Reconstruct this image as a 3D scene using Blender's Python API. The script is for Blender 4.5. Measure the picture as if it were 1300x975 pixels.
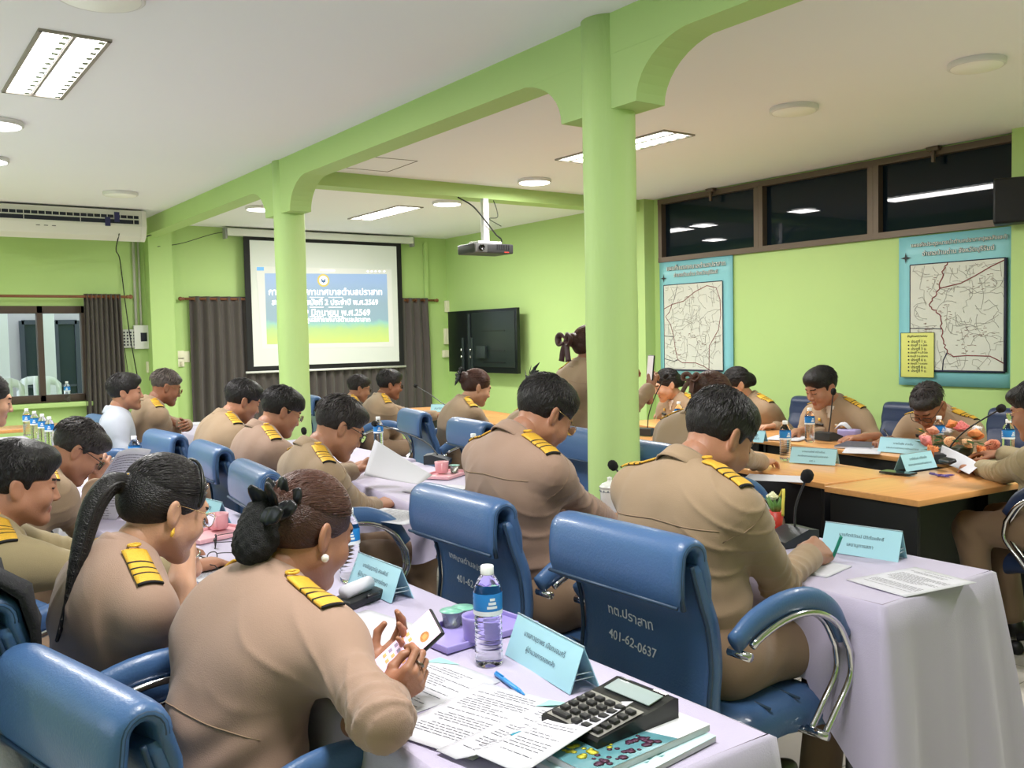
import bpy, bmesh, math, random
import numpy as np
from mathutils import Vector, Matrix, Euler, Quaternion
from mathutils.bvhtree import BVHTree
R = math.radians
PI = math.pi
for o in list(bpy.data.objects):
    bpy.data.objects.remove(o)
SC = bpy.context.scene
COL = SC.collection
# ------------------------------------------------------------------ camera
F_PX, W_PX, H_PX, CAM_H = 1179.83, 1300.0, 975.0, 1.50
YAW, PITCH, ROLL = -0.61851866, 0.05106111, 0.02091716
cf = Vector((math.cos(PITCH) * math.cos(YAW), math.cos(PITCH) * math.sin(YAW), -math.sin(PITCH)))
cr = cf.cross(Vector((0, 0, 1))).normalized()
cd = cf.cross(cr)
cr, cd = (cr * math.cos(ROLL) + cd * math.sin(ROLL)), (cd * math.cos(ROLL) - cr * math.sin(ROLL))
cam = bpy.data.cameras.new('camera')
cam.sensor_width = 36.0
cam.lens = 36.0 * F_PX / W_PX
cam.clip_start = 0.05
camo = bpy.data.objects.new('camera', cam)
COL.objects.link(camo)
camo.matrix_world = Matrix((
    (cr.x, -cd.x, -cf.x, 0), (cr.y, -cd.y, -cf.y, 0), (cr.z, -cd.z, -cf.z, CAM_H), (0, 0, 0, 1)))
SC.camera = camo
# ------------------------------------------------------------------ world, exposure
wd = bpy.data.worlds.new('world')
SC.world = wd
wd.use_nodes = True
wd.node_tree.nodes['Background'].inputs[0].default_value = (0.80, 0.90, 1.0, 1)
wd.node_tree.nodes['Background'].inputs[1].default_value = 2.1
SC.view_settings.view_transform = 'Standard'
SC.view_settings.look = 'None'
SC.view_settings.gamma = 1.0
SC.view_settings.use_curve_mapping = False
SC.view_settings.exposure = 0.33
SC.cycles.use_denoising = True
SC.cycles.max_bounces = 8
SC.cycles.diffuse_bounces = 5
SC.cycles.transparent_max_bounces = 12
PANEL_W, ROUND_W, STRENGTH = 52.0, 15.0, 7.0      # lamp powers and diffuser glow
# ------------------------------------------------------------------ helpers
def at_ray(u, v):
    a, b = (u - W_PX / 2) / F_PX, (v - H_PX / 2) / F_PX
    return cf + cr * a + cd * b
def at_z(u, v, z):
    d = at_ray(u, v); t = (z - CAM_H) / d.z
    return Vector((0, 0, CAM_H)) + d * t
def at_y(u, v, y):
    d = at_ray(u, v); return Vector((0, 0, CAM_H)) + d * (y / d.y)
def at_x(u, v, x):
    d = at_ray(u, v); return Vector((0, 0, CAM_H)) + d * (x / d.x)

def srgb(r, g, b):
    f = lambda c: (c / 12.92) if c <= 0.04045 else ((c + 0.055) / 1.055) ** 2.4
    return (f(r / 255), f(g / 255), f(b / 255), 1)

MATS = {}
def mat(name, col=(0.5, 0.5, 0.5, 1), rough=0.6, metal=0.0, noise=0.0, nscale=8.0, bump=0.0, bscale=60.0,
        emit=None, estr=0.0, trans=0.0, ior=1.45, spec=0.5, coat=0.0, stretch=None, sheen=0.0, alpha=1.0, sss=0.0):
    if name in MATS:
        return MATS[name]
    m = bpy.data.materials.new(name)
    m.use_nodes = True
    nt = m.node_tree
    b = nt.nodes['Principled BSDF']
    col = tuple(col) if len(col) == 4 else tuple(col) + (1,)
    b.inputs['Base Color'].default_value = col
    b.inputs['Roughness'].default_value = rough
    b.inputs['Metallic'].default_value = metal
    b.inputs['Transmission Weight'].default_value = trans
    b.inputs['IOR'].default_value = ior
    b.inputs['Specular IOR Level'].default_value = spec
    b.inputs['Coat Weight'].default_value = coat
    b.inputs['Sheen Weight'].default_value = sheen
    b.inputs['Alpha'].default_value = alpha
    if sss:
        b.inputs['Subsurface Weight'].default_value = sss
        b.inputs['Subsurface Radius'].default_value = (0.012, 0.005, 0.003)
    if emit:
        b.inputs['Emission Color'].default_value = tuple(emit) if len(emit) == 4 else tuple(emit) + (1,)
        b.inputs['Emission Strength'].default_value = estr
    if noise or bump:
        tc = nt.nodes.new('ShaderNodeTexCoord')
        mp = nt.nodes.new('ShaderNodeMapping')
        nt.links.new(tc.outputs['Object'], mp.inputs[0])
        if stretch:
            mp.inputs['Scale'].default_value = stretch
    if noise:
        n = nt.nodes.new('ShaderNodeTexNoise')
        n.inputs['Scale'].default_value = nscale
        n.inputs['Detail'].default_value = 5
        nt.links.new(mp.outputs[0], n.inputs[0])
        mx = nt.nodes.new('ShaderNodeMixRGB')
        mx.blend_type = 'MULTIPLY'
        mx.inputs[0].default_value = 1.0
        mx.inputs[1].default_value = col
        rp = nt.nodes.new('ShaderNodeMapRange')
        rp.inputs[3].default_value = 1 - noise
        rp.inputs[4].default_value = 1 + noise
        nt.links.new(n.outputs[0], rp.inputs[0])
        nt.links.new(rp.outputs[0], mx.inputs[2])
        nt.links.new(mx.outputs[0], b.inputs['Base Color'])
    if bump:
        n2 = nt.nodes.new('ShaderNodeTexNoise')
        n2.inputs['Scale'].default_value = bscale
        n2.inputs['Detail'].default_value = 4
        nt.links.new(mp.outputs[0], n2.inputs[0])
        bp = nt.nodes.new('ShaderNodeBump')
        bp.inputs['Strength'].default_value = bump
        bp.inputs['Distance'].default_value = 0.01
        nt.links.new(n2.outputs[0], bp.inputs['Height'])
        nt.links.new(bp.outputs[0], b.inputs['Normal'])
    MATS[name] = m
    return m

def link(o, parent=None):
    COL.objects.link(o)
    if parent is not None:
        o.parent = parent
    return o
def tag(o, label, cat, group=None, kind=None):
    if label: o['label'] = label
    if cat: o['category'] = cat
    if group: o['group'] = group
    if kind: o['kind'] = kind
    return o
def thing(name, label, cat, loc=(0, 0, 0), rz=0.0, group=None):
    o = bpy.data.objects.new(name, None)
    o.empty_display_size = 0.1
    COL.objects.link(o)
    o.location = loc
    o.rotation_euler = (0, 0, rz)
    return tag(o, label, cat, group)
def children(o):
    return [c for c in COL.objects if c.parent == o]
KIDS = {}
def dup(root, label=None, loc=None, rz=None, group=None):
    r = root.copy(); COL.objects.link(r)
    if label: r['label'] = label
    if group: r['group'] = group
    if loc is not None: r.location = loc
    if rz is not None: r.rotation_euler = (0, 0, rz)
    for ch in list(root.children):
        c = ch.copy(); COL.objects.link(c); c.parent = r
        for g in list(ch.children):
            d = g.copy(); COL.objects.link(d); d.parent = c
    return r

class MB:
    """collects verts / faces / material slots, links them as one mesh object"""
    def __init__(s):
        s.v, s.f, s.m, s.sm = [], [], [], []
    def add(s, vs, fs, mi=0, smooth=False, M=None):
        n = len(s.v)
        if M is not None:
            vs = [M @ Vector(p) for p in vs]
        s.v += [tuple(p) for p in vs]
        for f in fs:
            s.f.append(tuple(i + n for i in f)); s.m.append(mi); s.sm.append(smooth)
        return s
    def box(s, c, d, mi=0, M=None, bev=0.0, seg=2):
        bm = bmesh.new()
        bmesh.ops.create_cube(bm, size=1.0)
        bmesh.ops.scale(bm, vec=d, verts=bm.verts)
        if bev:
            bmesh.ops.bevel(bm, geom=bm.edges[:], offset=min(bev, 0.49 * min(d)), segments=seg, affect='EDGES', profile=0.6)
        bmesh.ops.translate(bm, vec=c, verts=bm.verts)
        s.bm(bm, mi, bool(bev), M)
        return s
    def bm(s, bm, mi=0, smooth=False, M=None):
        bm.verts.index_update()
        s.add([v.co.copy() for v in bm.verts], [[v.index for v in f.verts] for f in bm.faces], mi, smooth, M)
        bm.free()
    def lathe(s, prof, n=24, mi=0, M=None, c=(0, 0, 0), close=True):
        vs, fs = [], []
        k = len(prof)
        for i in range(n):
            a = 2 * PI * i / n
            for r, z in prof:
                vs.append((c[0] + r * math.cos(a), c[1] + r * math.sin(a), c[2] + z))
        for i in range(n):
            j = (i + 1) % n
            for q in range(k - 1):
                fs.append((i * k + q, j * k + q, j * k + q + 1, i * k + q + 1))
        if close:
            if prof[0][0] > 1e-6: fs.append(tuple(i * k for i in range(n))[::-1])
            if prof[-1][0] > 1e-6: fs.append(tuple(i * k + k - 1 for i in range(n)))
        s.add(vs, fs, mi, True, M)
        return s
    def tube(s, pts, r, n=8, mi=0, M=None, flat=1.0, closed=False, up=None, smooth=True):
        pts = [Vector(p) for p in pts]
        k = len(pts)
        rs = r if isinstance(r, (list, tuple)) else [r] * k
        vs, fs = [], []
        prev = None
        for i, p in enumerate(pts):
            if closed:
                t = (pts[(i + 1) % k] - pts[i - 1]).normalized()
            else:
                t = (pts[min(i + 1, k - 1)] - pts[max(i - 1, 0)]).normalized()
            if up is not None:
                x = Vector(up).cross(t)
                if x.length < 1e-4: x = t.orthogonal()
                x.normalize()
            elif prev is None:
                x = t.orthogonal().normalized()
            else:
                x = (prev - t * prev.dot(t))
                x = x.normalized() if x.length > 1e-5 else t.orthogonal().normalized()
            prev = x
            y = t.cross(x)
            for j in range(n):
                a = 2 * PI * j / n
                vs.append(p + x * (math.cos(a) * rs[i]) + y * (math.sin(a) * rs[i] * flat))
        m = k if closed else k - 1
        for i in range(m):
            i2 = (i + 1) % k
            for j in range(n):
                j2 = (j + 1) % n
                fs.append((i * n + j, i * n + j2, i2 * n + j2, i2 * n + j))
        if not closed:
            fs.append(tuple(range(n))[::-1])
            fs.append(tuple((k - 1) * n + j for j in range(n)))
        s.add(vs, fs, mi, smooth, M)
        return s
    def prism(s, outline, axis, a, b, mi=0, M=None, smooth=False):
        """outline: 2D points, extruded along axis (0,1,2) from a to b"""
        n = len(outline)
        def P(q, w):
            p = list(q); p.insert(axis, w); return tuple(p)
        vs = [P(q, a) for q in outline] + [P(q, b) for q in outline]
        fs = [tuple(range(n))[::-1], tuple(n + i for i in range(n))]
        sides = [(i, (i + 1) % n, n + (i + 1) % n, n + i) for i in range(n)]
        s.add(vs, fs, mi, False, M)
        s.f += [tuple(i + len(s.v) - 2 * n for i in q) for q in sides]
        s.m += [mi] * n; s.sm += [smooth] * n
        return s
    def grid(s, P, mi=0, smooth=True, M=None, closed=False):
        """P[i][j] points"""
        a, b = len(P), len(P[0])
        vs = [p for row in P for p in row]
        fs = [(i * b + j, i * b + (j + 1) % b, ((i + 1) % a) * b + (j + 1) % b, ((i + 1) % a) * b + j)
              for i in range(a - 1) for j in range(b if closed else b - 1)]
        s.add(vs, fs, mi, smooth, M)
        return s
    def build(s, name, mats, parent=None, fixn=True, thick=0.0):
        me = bpy.data.meshes.new(name)
        me.from_pydata(s.v, [], s.f)
        for m in (mats if isinstance(mats, (list, tuple)) else [mats]):
            me.materials.append(m)
        me.polygons.foreach_set('material_index', s.m)
        me.polygons.foreach_set('use_smooth', s.sm)
        if fixn:
            bm = bmesh.new(); bm.from_mesh(me)
            bmesh.ops.recalc_face_normals(bm, faces=bm.faces)
            bm.to_mesh(me); bm.free()
        me.update()
        o = bpy.data.objects.new(name, me)
        if thick:
            md = o.modifiers.new('thickness', 'SOLIDIFY'); md.thickness = thick; md.offset = 0
        return link(o, parent)

def smooth_edges(o, ang=40):
    md = o.modifiers.new('edges', 'EDGE_SPLIT'); md.split_angle = R(ang)
    return o
def ident(loc=(0, 0, 0), rz=0.0, rx=0.0, ry=0.0):
    return Matrix.Translation(loc) @ Euler((rx, ry, rz)).to_matrix().to_4x4()
def bez(p0, p1, p2, p3, n=12):
    out = []
    for i in range(n + 1):
        t = i / n; u = 1 - t
        out.append(Vector(p0) * u ** 3 + Vector(p1) * 3 * u * u * t + Vector(p2) * 3 * u * t * t + Vector(p3) * t ** 3)
    return out
def catmull(P, n=6):
    P = [Vector(p) for p in P]; out = []
    Q = [P[0] * 2 - P[1]] + P + [P[-1] * 2 - P[-2]]
    for i in range(1, len(Q) - 2):
        for k in range(n):
            t = k / n
            a, b, c, d = Q[i - 1], Q[i], Q[i + 1], Q[i + 2]
            out.append(0.5 * ((2 * b) + (c - a) * t + (2 * a - 5 * b + 4 * c - d) * t * t + (3 * b - a - 3 * c + d) * t ** 3))
    out.append(P[-1])
    return out
TXT = {}
def text_mb(body, size=0.05, extrude=0.0, align='CENTER', spacing=1.0, bold=0.0):
    """writing as mesh data in the XY plane"""
    key = (body, size, extrude, align, bold)
    if key not in TXT:
        cu = bpy.data.curves.new('writing', 'FONT')
        cu.body = body; cu.size = size; cu.extrude = extrude; cu.align_x = align; cu.align_y = 'CENTER'
        cu.space_line = 1.1; cu.resolution_u = 3; cu.offset = bold
        o = bpy.data.objects.new('writing', cu)
        COL.objects.link(o)
        bpy.context.view_layer.update()
        me = bpy.data.meshes.new_from_object(o.evaluated_get(bpy.context.evaluated_depsgraph_get()))
        TXT[key] = ([v.co.copy() for v in me.vertices], [tuple(p.vertices) for p in me.polygons])
        bpy.data.objects.remove(o); bpy.data.curves.remove(cu); bpy.data.meshes.remove(me)
    return TXT[key]
def text_fit(mb, body, width, M, mi=0, height=None, slant=0.0, jitter=0.0, bold=0.0):
    vs, fs = text_mb(body, 1.0, bold=bold)
    if not vs: return
    x0, x1 = min(v.x for v in vs), max(v.x for v in vs)
    k = width / (x1 - x0)
    ky = k if height is None else height
    cx = (x0 + x1) / 2
    rnd = random.Random(len(body))
    ph = rnd.random() * 6
    out = []
    for v in vs:
        x, y = (v.x - cx) * k, v.y * ky
        x += slant * y
        if jitter:
            y += jitter * math.sin(x * 60 + ph) + 0.5 * jitter * math.sin(x * 171 + ph * 2)
            x += jitter * 0.6 * math.sin(y * 90 + x * 40)
        out.append((x, y, 0.0))
    mb.add(out, fs, mi, False, M)
# ------------------------------------------------------------------ smooth solids (bodies, clothes, hair)
def V3(p): return np.array(p, dtype=np.float32)
class Solid:
    """rounded cones and ellipsoids blended into one continuous surface"""
    def __init__(s): s.p = []
    def cone(s, a, b, r1, r2, k=0.02, sub=False):
        s.p.append(('c', V3(a), V3(b), float(r1), float(r2), k, sub)); return s
    def ell(s, c, r, rot=None, k=0.02, sub=False):
        Rm = np.eye(3, dtype=np.float32) if rot is None else np.array(rot.to_3x3() if hasattr(rot, 'to_3x3') else rot, dtype=np.float32)
        s.p.append(('e', V3(c), V3(r), Rm, None, k, sub)); return s
    def box(s, c, h, rot=None, rad=0.01, k=0.01, sub=False):
        Rm = np.eye(3, dtype=np.float32) if rot is None else np.array(rot.to_3x3() if hasattr(rot, 'to_3x3') else rot, dtype=np.float32)
        s.p.append(('b', V3(c), V3(h), Rm, float(rad), k, sub)); return s
    def chain(s, pts, rs, k=0.02):
        for i in range(len(pts) - 1): s.cone(pts[i], pts[i + 1], rs[i], rs[i + 1], k)
        return s
def sd(pr, P):
    t = pr[0]
    if t == 'c':
        a, b, r1, r2 = pr[1:5]
        ba = b - a; pa = P - a
        h = np.clip((pa @ ba) / max(float(ba @ ba), 1e-12), 0, 1)
        d = pa - h[:, None] * ba
        return np.sqrt(np.einsum('ij,ij->i', d, d)) - (r1 + (r2 - r1) * h)
    if t == 'e':
        q = (P - pr[1]) @ pr[3]
        k0 = np.linalg.norm(q / pr[2], axis=1)
        k1 = np.linalg.norm(q / (pr[2] * pr[2]), axis=1)
        return np.where(k1 > 1e-6, k0 * (k0 - 1) / np.maximum(k1, 1e-6), -pr[2].min())
    q = np.abs((P - pr[1]) @ pr[3]) - (pr[2] - pr[4])
    return np.linalg.norm(np.maximum(q, 0), axis=1) + np.minimum(q.max(axis=1), 0) - pr[4]
def bound(pr):
    if pr[0] == 'c':
        r = max(pr[3], pr[4]); return np.minimum(pr[1], pr[2]) - r, np.maximum(pr[1], pr[2]) + r
    if pr[0] == 'e' or pr[0] == 'b':
        e = np.abs(pr[3]) @ pr[2]; return pr[1] - e, pr[1] + e
def sdf(prims, P):
    d = np.full(len(P), 1.0, np.float32)
    for pr in prims:
        e = sd(pr, P); k = pr[5]
        if pr[6]:
            h = np.maximum(k - np.abs(-e - d), 0) / max(k, 1e-6)
            d = np.maximum(d, -e) + h * h * k * 0.25
        else:
            h = np.maximum(k - np.abs(d - e), 0) / max(k, 1e-6)
            d = np.minimum(d, e) - h * h * k * 0.25
    return d
def polygonize(solid, vox, clip=None, B=14):
    """surface nets on a sparse block grid -> (verts, quads)"""
    pos = [p for p in solid.p if not p[6]]
    lo = np.min([bound(p)[0] for p in pos], axis=0) - 2.5 * vox
    hi = np.max([bound(p)[1] for p in pos], axis=0) + 2.5 * vox
    nb = np.ceil((hi - lo) / (vox * B)).astype(int)
    N = nb * B + 1
    G = np.full(N, 1.0, np.float32)
    bi = np.stack(np.meshgrid(*[np.arange(n) for n in nb], indexing='ij'), -1).reshape(-1, 3)
    C = (lo + (bi + 0.5) * B * vox).astype(np.float32)
    hd = B * vox * 0.5 * math.sqrt(3)
    D = np.stack([sd(p, C) for p in solid.p])
    D = np.where(np.isfinite(D), D, 0)
    ispos = np.array([not p[6] for p in solid.p])
    kmax = max(p[5] for p in solid.p)
    dm = D[ispos].min(axis=0)
    off = np.stack(np.meshgrid(*[np.arange(B + 1)] * 3, indexing='ij'), -1).reshape(-1, 3)
    offp = (off * vox).astype(np.float32)
    lim = 1.35 * hd + kmax
    for n in range(len(bi)):
        sl = tuple(slice(i * B, i * B + B + 1) for i in bi[n])
        if dm[n] > lim * 1.2:
            continue
        if dm[n] < -hd * 1.35 - kmax and not (D[~ispos, n] < lim).any():
            G[sl] = -1.0; continue
        use = [p for q, p in enumerate(solid.p) if D[q, n] < (lim if p[6] else max(dm[n], 0) + 2 * lim)]
        if not use: continue
        G[sl] = sdf(use, offp + (lo + bi[n] * B * vox).astype(np.float32)).reshape((B + 1,) * 3)
    if clip is not None:
        pass
    return nets(G, lo, vox)
def nets(G, lo, vox):
    S = G < 0
    n0, n1, n2 = [x - 1 for x in G.shape]
    cnt = np.zeros((n0, n1, n2), np.int8)
    for a in (0, 1):
        for b in (0, 1):
            for c in (0, 1):
                cnt += S[a:n0 + a, b:n1 + b, c:n2 + c]
    act = (cnt > 0) & (cnt < 8)
    idx = np.full(act.shape, -1, np.int64)
    cells = np.argwhere(act)
    idx[act] = np.arange(len(cells))
    acc = np.zeros((len(cells), 3)); w = np.zeros(len(cells))
    cs = [(a, b, c) for a in (0, 1) for b in (0, 1) for c in (0, 1)]
    val = {c: G[cells[:, 0] + c[0], cells[:, 1] + c[1], cells[:, 2] + c[2]] for c in cs}
    for c in cs:
        for ax in range(3):
            if c[ax]: continue
            e = list(c); e[ax] = 1; e = tuple(e)
            g0, g1 = val[c], val[e]
            m = (g0 < 0) != (g1 < 0)
            t = np.where(m, g0 / np.where(m, g0 - g1, 1), 0)
            p = np.tile(np.array(c, float), (len(cells), 1)); p[:, ax] = t
            acc[m] += p[m]; w[m] += 1
    V = lo + (cells + acc / w[:, None]) * vox
    Q = []
    for ax in range(3):
        o1, o2 = (ax + 1) % 3, (ax + 2) % 3
        s0 = [slice(0, -1) if a == ax else slice(1, -1) for a in range(3)]
        s1 = [slice(1, None) if a == ax else slice(1, -1) for a in range(3)]
        ch = S[tuple(s0)] != S[tuple(s1)]
        e = np.argwhere(ch)
        if not len(e): continue
        inside0 = S[tuple(s0)][ch]
        e[:, o1] += 1; e[:, o2] += 1
        def cell(d1, d2):
            q = e.copy(); q[:, o1] += d1; q[:, o2] += d2
            return idx[q[:, 0], q[:, 1], q[:, 2]]
        q = np.stack([cell(-1, -1), cell(0, -1), cell(0, 0), cell(-1, 0)], 1)
        q[~inside0] = q[~inside0][:, ::-1]
        Q.append(q)
    return V, (np.concatenate(Q) if Q else np.zeros((0, 4), int))
def relax(V, Q, it=2, lam=0.5):
    E = np.concatenate([Q[:, [0, 1]], Q[:, [1, 2]], Q[:, [2, 3]], Q[:, [3, 0]]])
    E = np.concatenate([E, E[:, ::-1]])
    deg = np.bincount(E[:, 0], minlength=len(V)).astype(float)
    for _ in range(it):
        A = np.stack([np.bincount(E[:, 0], weights=V[E[:, 1], a], minlength=len(V)) for a in range(3)], 1)
        V = V + lam * (A / np.maximum(deg, 1)[:, None] - V)
    return V
def vnormals(V, Q):
    n = np.cross(V[Q[:, 2]] - V[Q[:, 0]], V[Q[:, 3]] - V[Q[:, 1]])
    A = np.stack([sum(np.bincount(Q[:, c], weights=n[:, a], minlength=len(V)) for c in range(4)) for a in range(3)], 1)
    return A / np.maximum(np.linalg.norm(A, axis=1), 1e-9)[:, None]
def np_mesh(name, V, Q, mats, mi=None, parent=None):
    me = bpy.data.meshes.new(name)
    me.vertices.add(len(V)); me.vertices.foreach_set('co', np.asarray(V, np.float32).ravel())
    me.loops.add(4 * len(Q)); me.loops.foreach_set('vertex_index', np.asarray(Q, np.int32).ravel())
    me.polygons.add(len(Q)); me.polygons.foreach_set('loop_start', np.arange(0, 4 * len(Q), 4, dtype=np.int32))
    for m in (mats if isinstance(mats, (list, tuple)) else [mats]): me.materials.append(m)
    if mi is not None: me.polygons.foreach_set('material_index', np.asarray(mi, np.int32))
    me.polygons.foreach_set('use_smooth', np.ones(len(Q), bool))
    me.update(calc_edges=True)
    return link(bpy.data.objects.new(name, me), parent)
def join(parts):
    """parts: (V, Q, mi) -> one"""
    V, Q, M, n = [], [], [], 0
    for v, q, m in parts:
        V.append(v); Q.append(q + n); n += len(v)
        M.append(np.full(len(q), m, int) if np.isscalar(m) else m)
    return np.concatenate(V), np.concatenate(Q), np.concatenate(M)
def xf(M, V):
    A = np.array(M)
    return V @ A[:3, :3].T + A[:3, 3]
def wave(P, dirs, seed=0):
    """sum of sines: soft organic noise"""
    r = np.random.RandomState(seed); out = np.zeros(len(P))
    for d, f, a in dirs:
        d = np.array(d, float); d /= np.linalg.norm(d)
        w = P + 0.03 * np.sin(P[:, [1, 2, 0]] * f * 0.45 + r.rand(3) * 6)
        out += a * np.sin(w @ d * f + r.rand() * 6)
    return out
# ------------------------------------------------------------------ the room
ZC, XW, YR, YL, XB = 2.88, 11.15, -6.85, 1.55, -2.6      # ceiling, screen wall, window wall, left wall, rear wall
TZ = 0.76                                                 # table tops
green = mat('lime wall paint', srgb(177, 206, 132), 0.62, noise=0.035, nscale=1.6, bump=0.06, bscale=26)
white_c = mat('ceiling paint', srgb(240, 239, 244), 0.9, noise=0.02, nscale=0.8)
alu = mat('bronze window frame', srgb(98, 84, 72), 0.45, metal=0.3)
def struct(name, mb, m, **k):
    o = mb.build(name, m, **k); o['kind'] = 'structure'; return o
fl = mat('pale floor tile', srgb(206, 200, 192), 0.28, noise=0.05, nscale=3)
b = MB().box(((XW + XB) / 2, (YL + YR) / 2, -.05), (XW - XB + .4, YL - YR + .4, .1)); struct('floor', b, fl)
b = MB()
for i in range(23):
    b.box((XB + .6 * i + .3, (YL + YR) / 2, .0006), (.004, YL - YR, .0012))
for i in range(14):
    b.box(((XW + XB) / 2, YR + .6 * i + .3, .0006), (XW - XB, .004, .0012))
struct('trim_1', b, mat('tile joint', srgb(150, 145, 135), .8))
b = MB().box(((XW + XB) / 2, (YL + YR) / 2, ZC + .05), (XW - XB + .4, YL - YR + .4, .1)); struct('ceiling', b, white_c)
def wall_with_hole(fixed, axis, a0, a1, holes, th=.12, z1=ZC):
    """wall plane at 'fixed' along axis (0: runs in x, 1: runs in y)"""
    mb = MB()
    xs = sorted(set([a0, a1] + [h[0] for h in holes] + [h[1] for h in holes]))
    for x0, x1 in zip(xs, xs[1:]):
        hz = [h for h in holes if h[0] <= x0 + 1e-6 and h[1] >= x1 - 1e-6]
        spans = [(0, z1)] if not hz else [(0, hz[0][2]), (hz[0][3], z1)]
        for z0, zz in spans:
            if zz - z0 < 1e-4: continue
            c = ((x0 + x1) / 2, fixed, (z0 + zz) / 2); d = (x1 - x0, th, zz - z0)
            if axis == 1: c = (c[1], c[0], c[2]); d = (d[1], d[0], d[2])
            mb.box(c, d)
    return mb
WZ0, WZ1 = 2.225, 2.86
struct('wall_right', wall_with_hole(YR - .06, 0, XB, XW + .1, [(3.32, 6.94, WZ0, WZ1)]), green)
WL = (-.62, -2.16, .90, 1.935)      # left window on the screen wall: y from, y to, z
struct('wall_back', wall_with_hole(XW + .06, 1, YR, YL, [(-2.16, -.10, .90, 1.935)]), green)
struct('wall_left', wall_with_hole(YL + .06, 0, XB, XW, [(1.0, 3.4, .95, 2.2), (5.2, 7.6, .95, 2.2)]), green)
b = MB().box((XB - .06, (YL + YR) / 2, ZC / 2), (.12, YL - YR + .2, ZC)); struct('wall_front', b, green)
# left-hand windows that light the room
for n, (x0, x1) in enumerate(((1.0, 3.4), (5.2, 7.6))):
    f = MB()
    for x in (x0 + .03, (x0 + x1) / 2, x1 - .03): f.box((x, YL + .05, 1.575), (.06, .07, 1.25))
    for z in (.98, 2.17): f.box(((x0 + x1) / 2, YL + .05, z), (x1 - x0, .07, .06))
    struct('window_%d' % (3 + n), f, alu)
# main beam, crossbeam, haunches
YB0, YB1, ZB = -2.73, -2.90, 2.705
def haunch(cx, s):
    """profile in x,z: from the column outwards along s"""
    P = [(cx, ZB + .01), (cx, 2.475), (cx + s * .25, 2.475)]
    for i in range(1, 11):
        a = (PI / 2) * i / 10
        P.append((cx + s * (.25 + .34 * (1 - math.cos(a))), 2.475 + (ZB - 2.475 + .004) * math.sin(a)))
    P.append((cx + s * .59, ZB + .01))
    return P
C1, C2 = (6.90, -2.825), (3.15, -2.80)
b = MB().box(((XB + XW) / 2, (YB0 + YB1) / 2, (ZB + ZC) / 2), (XW - XB, YB0 - YB1, ZC - ZB))
for cx, cy in (C1, C2, (-.65, -2.80)):
    for s in (-1, 1):
        b.prism(haunch(cx, s), 1, YB0 - .001, YB1 + .001)
struct('trim_2', b, green)
b = MB().box((7.20, (YB1 + YR) / 2, (2.762 + ZC) / 2), (.20, YB1 - YR, ZC - 2.762)); struct('trim_3', b, green)
for n, (cx, cy) in enumerate((C1, C2)):
    m = MB()
    prof = [(.122, 0.0)] + [(.117 + .0015 * math.sin(z * 9), z) for z in [i * .08 for i in range(31)]] + [(.118, ZC)]
    m.lathe(prof, 40, c=(cx, cy, 0))
    o = struct('trim_%d' % (4 + n), m, mat('column paint', srgb(186, 216, 140), 0.55, noise=.03, nscale=3, bump=.25, bscale=14, stretch=(3, 3, .6)))
# pilasters
b = MB().box((XW - .10, -2.93, ZC / 2), (.20, .26, ZC)).box((XW - .03, -3.08, ZC / 2), (.06, .08, ZC)); struct('trim_6', b, green)
b = MB().box((7.14, YR + .07, ZC / 2), (.22, .14, ZC)); struct('trim_7', b, green)
b = MB().box((3.21, YR + .07, ZC / 2), (.22, .14, ZC)); struct('trim_8', b, green)
b = MB().box((XW - .03, YR + .35, 1.4), (.04, .05, 2.8)); struct('trim_9', b, green)
# ceiling hatch outline
b = MB()
hp_ = [(6.89, -3.18), (6.89, -3.69), (6.36, -3.67), (6.39, -3.19)]
for i in range(4):
    p, q = Vector(hp_[i] + (ZC - .001,)), Vector(hp_[(i + 1) % 4] + (ZC - .001,))
    b.tube([p, q], .003, 4)
struct('trim_10', b, mat('dark joint', srgb(120, 112, 102), .9))
# high windows on the right wall
glass_dark = mat('dark window glass', srgb(14, 26, 36), 0.02, spec=0.32)  # glossy opaque panes with a dark film tone
wx = [6.94, 5.65, 4.48, 3.32]
for n in range(3):
    a, c = wx[n], wx[n + 1]
    f = MB()
    zc = (WZ0 + WZ1) / 2
    for x in (a - .0255, c + .0255): f.box((x, YR - .01, zc + .002), (.049, .084, WZ1 - WZ0 - .092))
    for z in (WZ0 + .025, WZ1 - .02): f.box(((a + c) / 2, YR - .01, z), (a - c - .0004, .09, .05))
    w = struct('window_%d' % (n + 5), f, alu)
    g = MB().box(((a + c) / 2, YR - .035, zc), (a - c - .06, .006, WZ1 - WZ0 - .06)); p = g.build('pane', glass_dark, w)
for i, x in enumerate((6.2, 3.95)):
    m = MB().box((x, YR + .05, ZC - .02), (.10, .05, .03), bev=.004).box((x, YR + .055, ZC - .075), (.025, .02, .09), bev=.003)
    tag(m.build('curtain_bracket', alu), ['small bronze bracket at the top of the far high window', 'small bronze bracket at the top of the high window above the large map'][i], 'bracket')
# left window on the screen wall
f = MB()
for y in (-2.13, -1.69, -.90, -.13): f.box((XW + .02, y, 1.4175), (.10, .06, 1.035), bev=.004)
for z in (.93, 1.895): f.box((XW + .02, -1.13, z), (.10, 2.06, .08), bev=.004)
w = struct('window_1', f, mat('brown window frame', srgb(72, 58, 50), .5))
MB().box((XW + .03, -1.13, 1.41), (.005, 2.0, .9)).build('pane', mat('clear window glass', (1, 1, 1, 1), 0.0, trans=1.0, ior=1.02), w)
b = MB().box((XW - .04, -1.1, .86), (.14, 2.2, .05), bev=.005); struct('trim_11', b, green)
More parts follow.
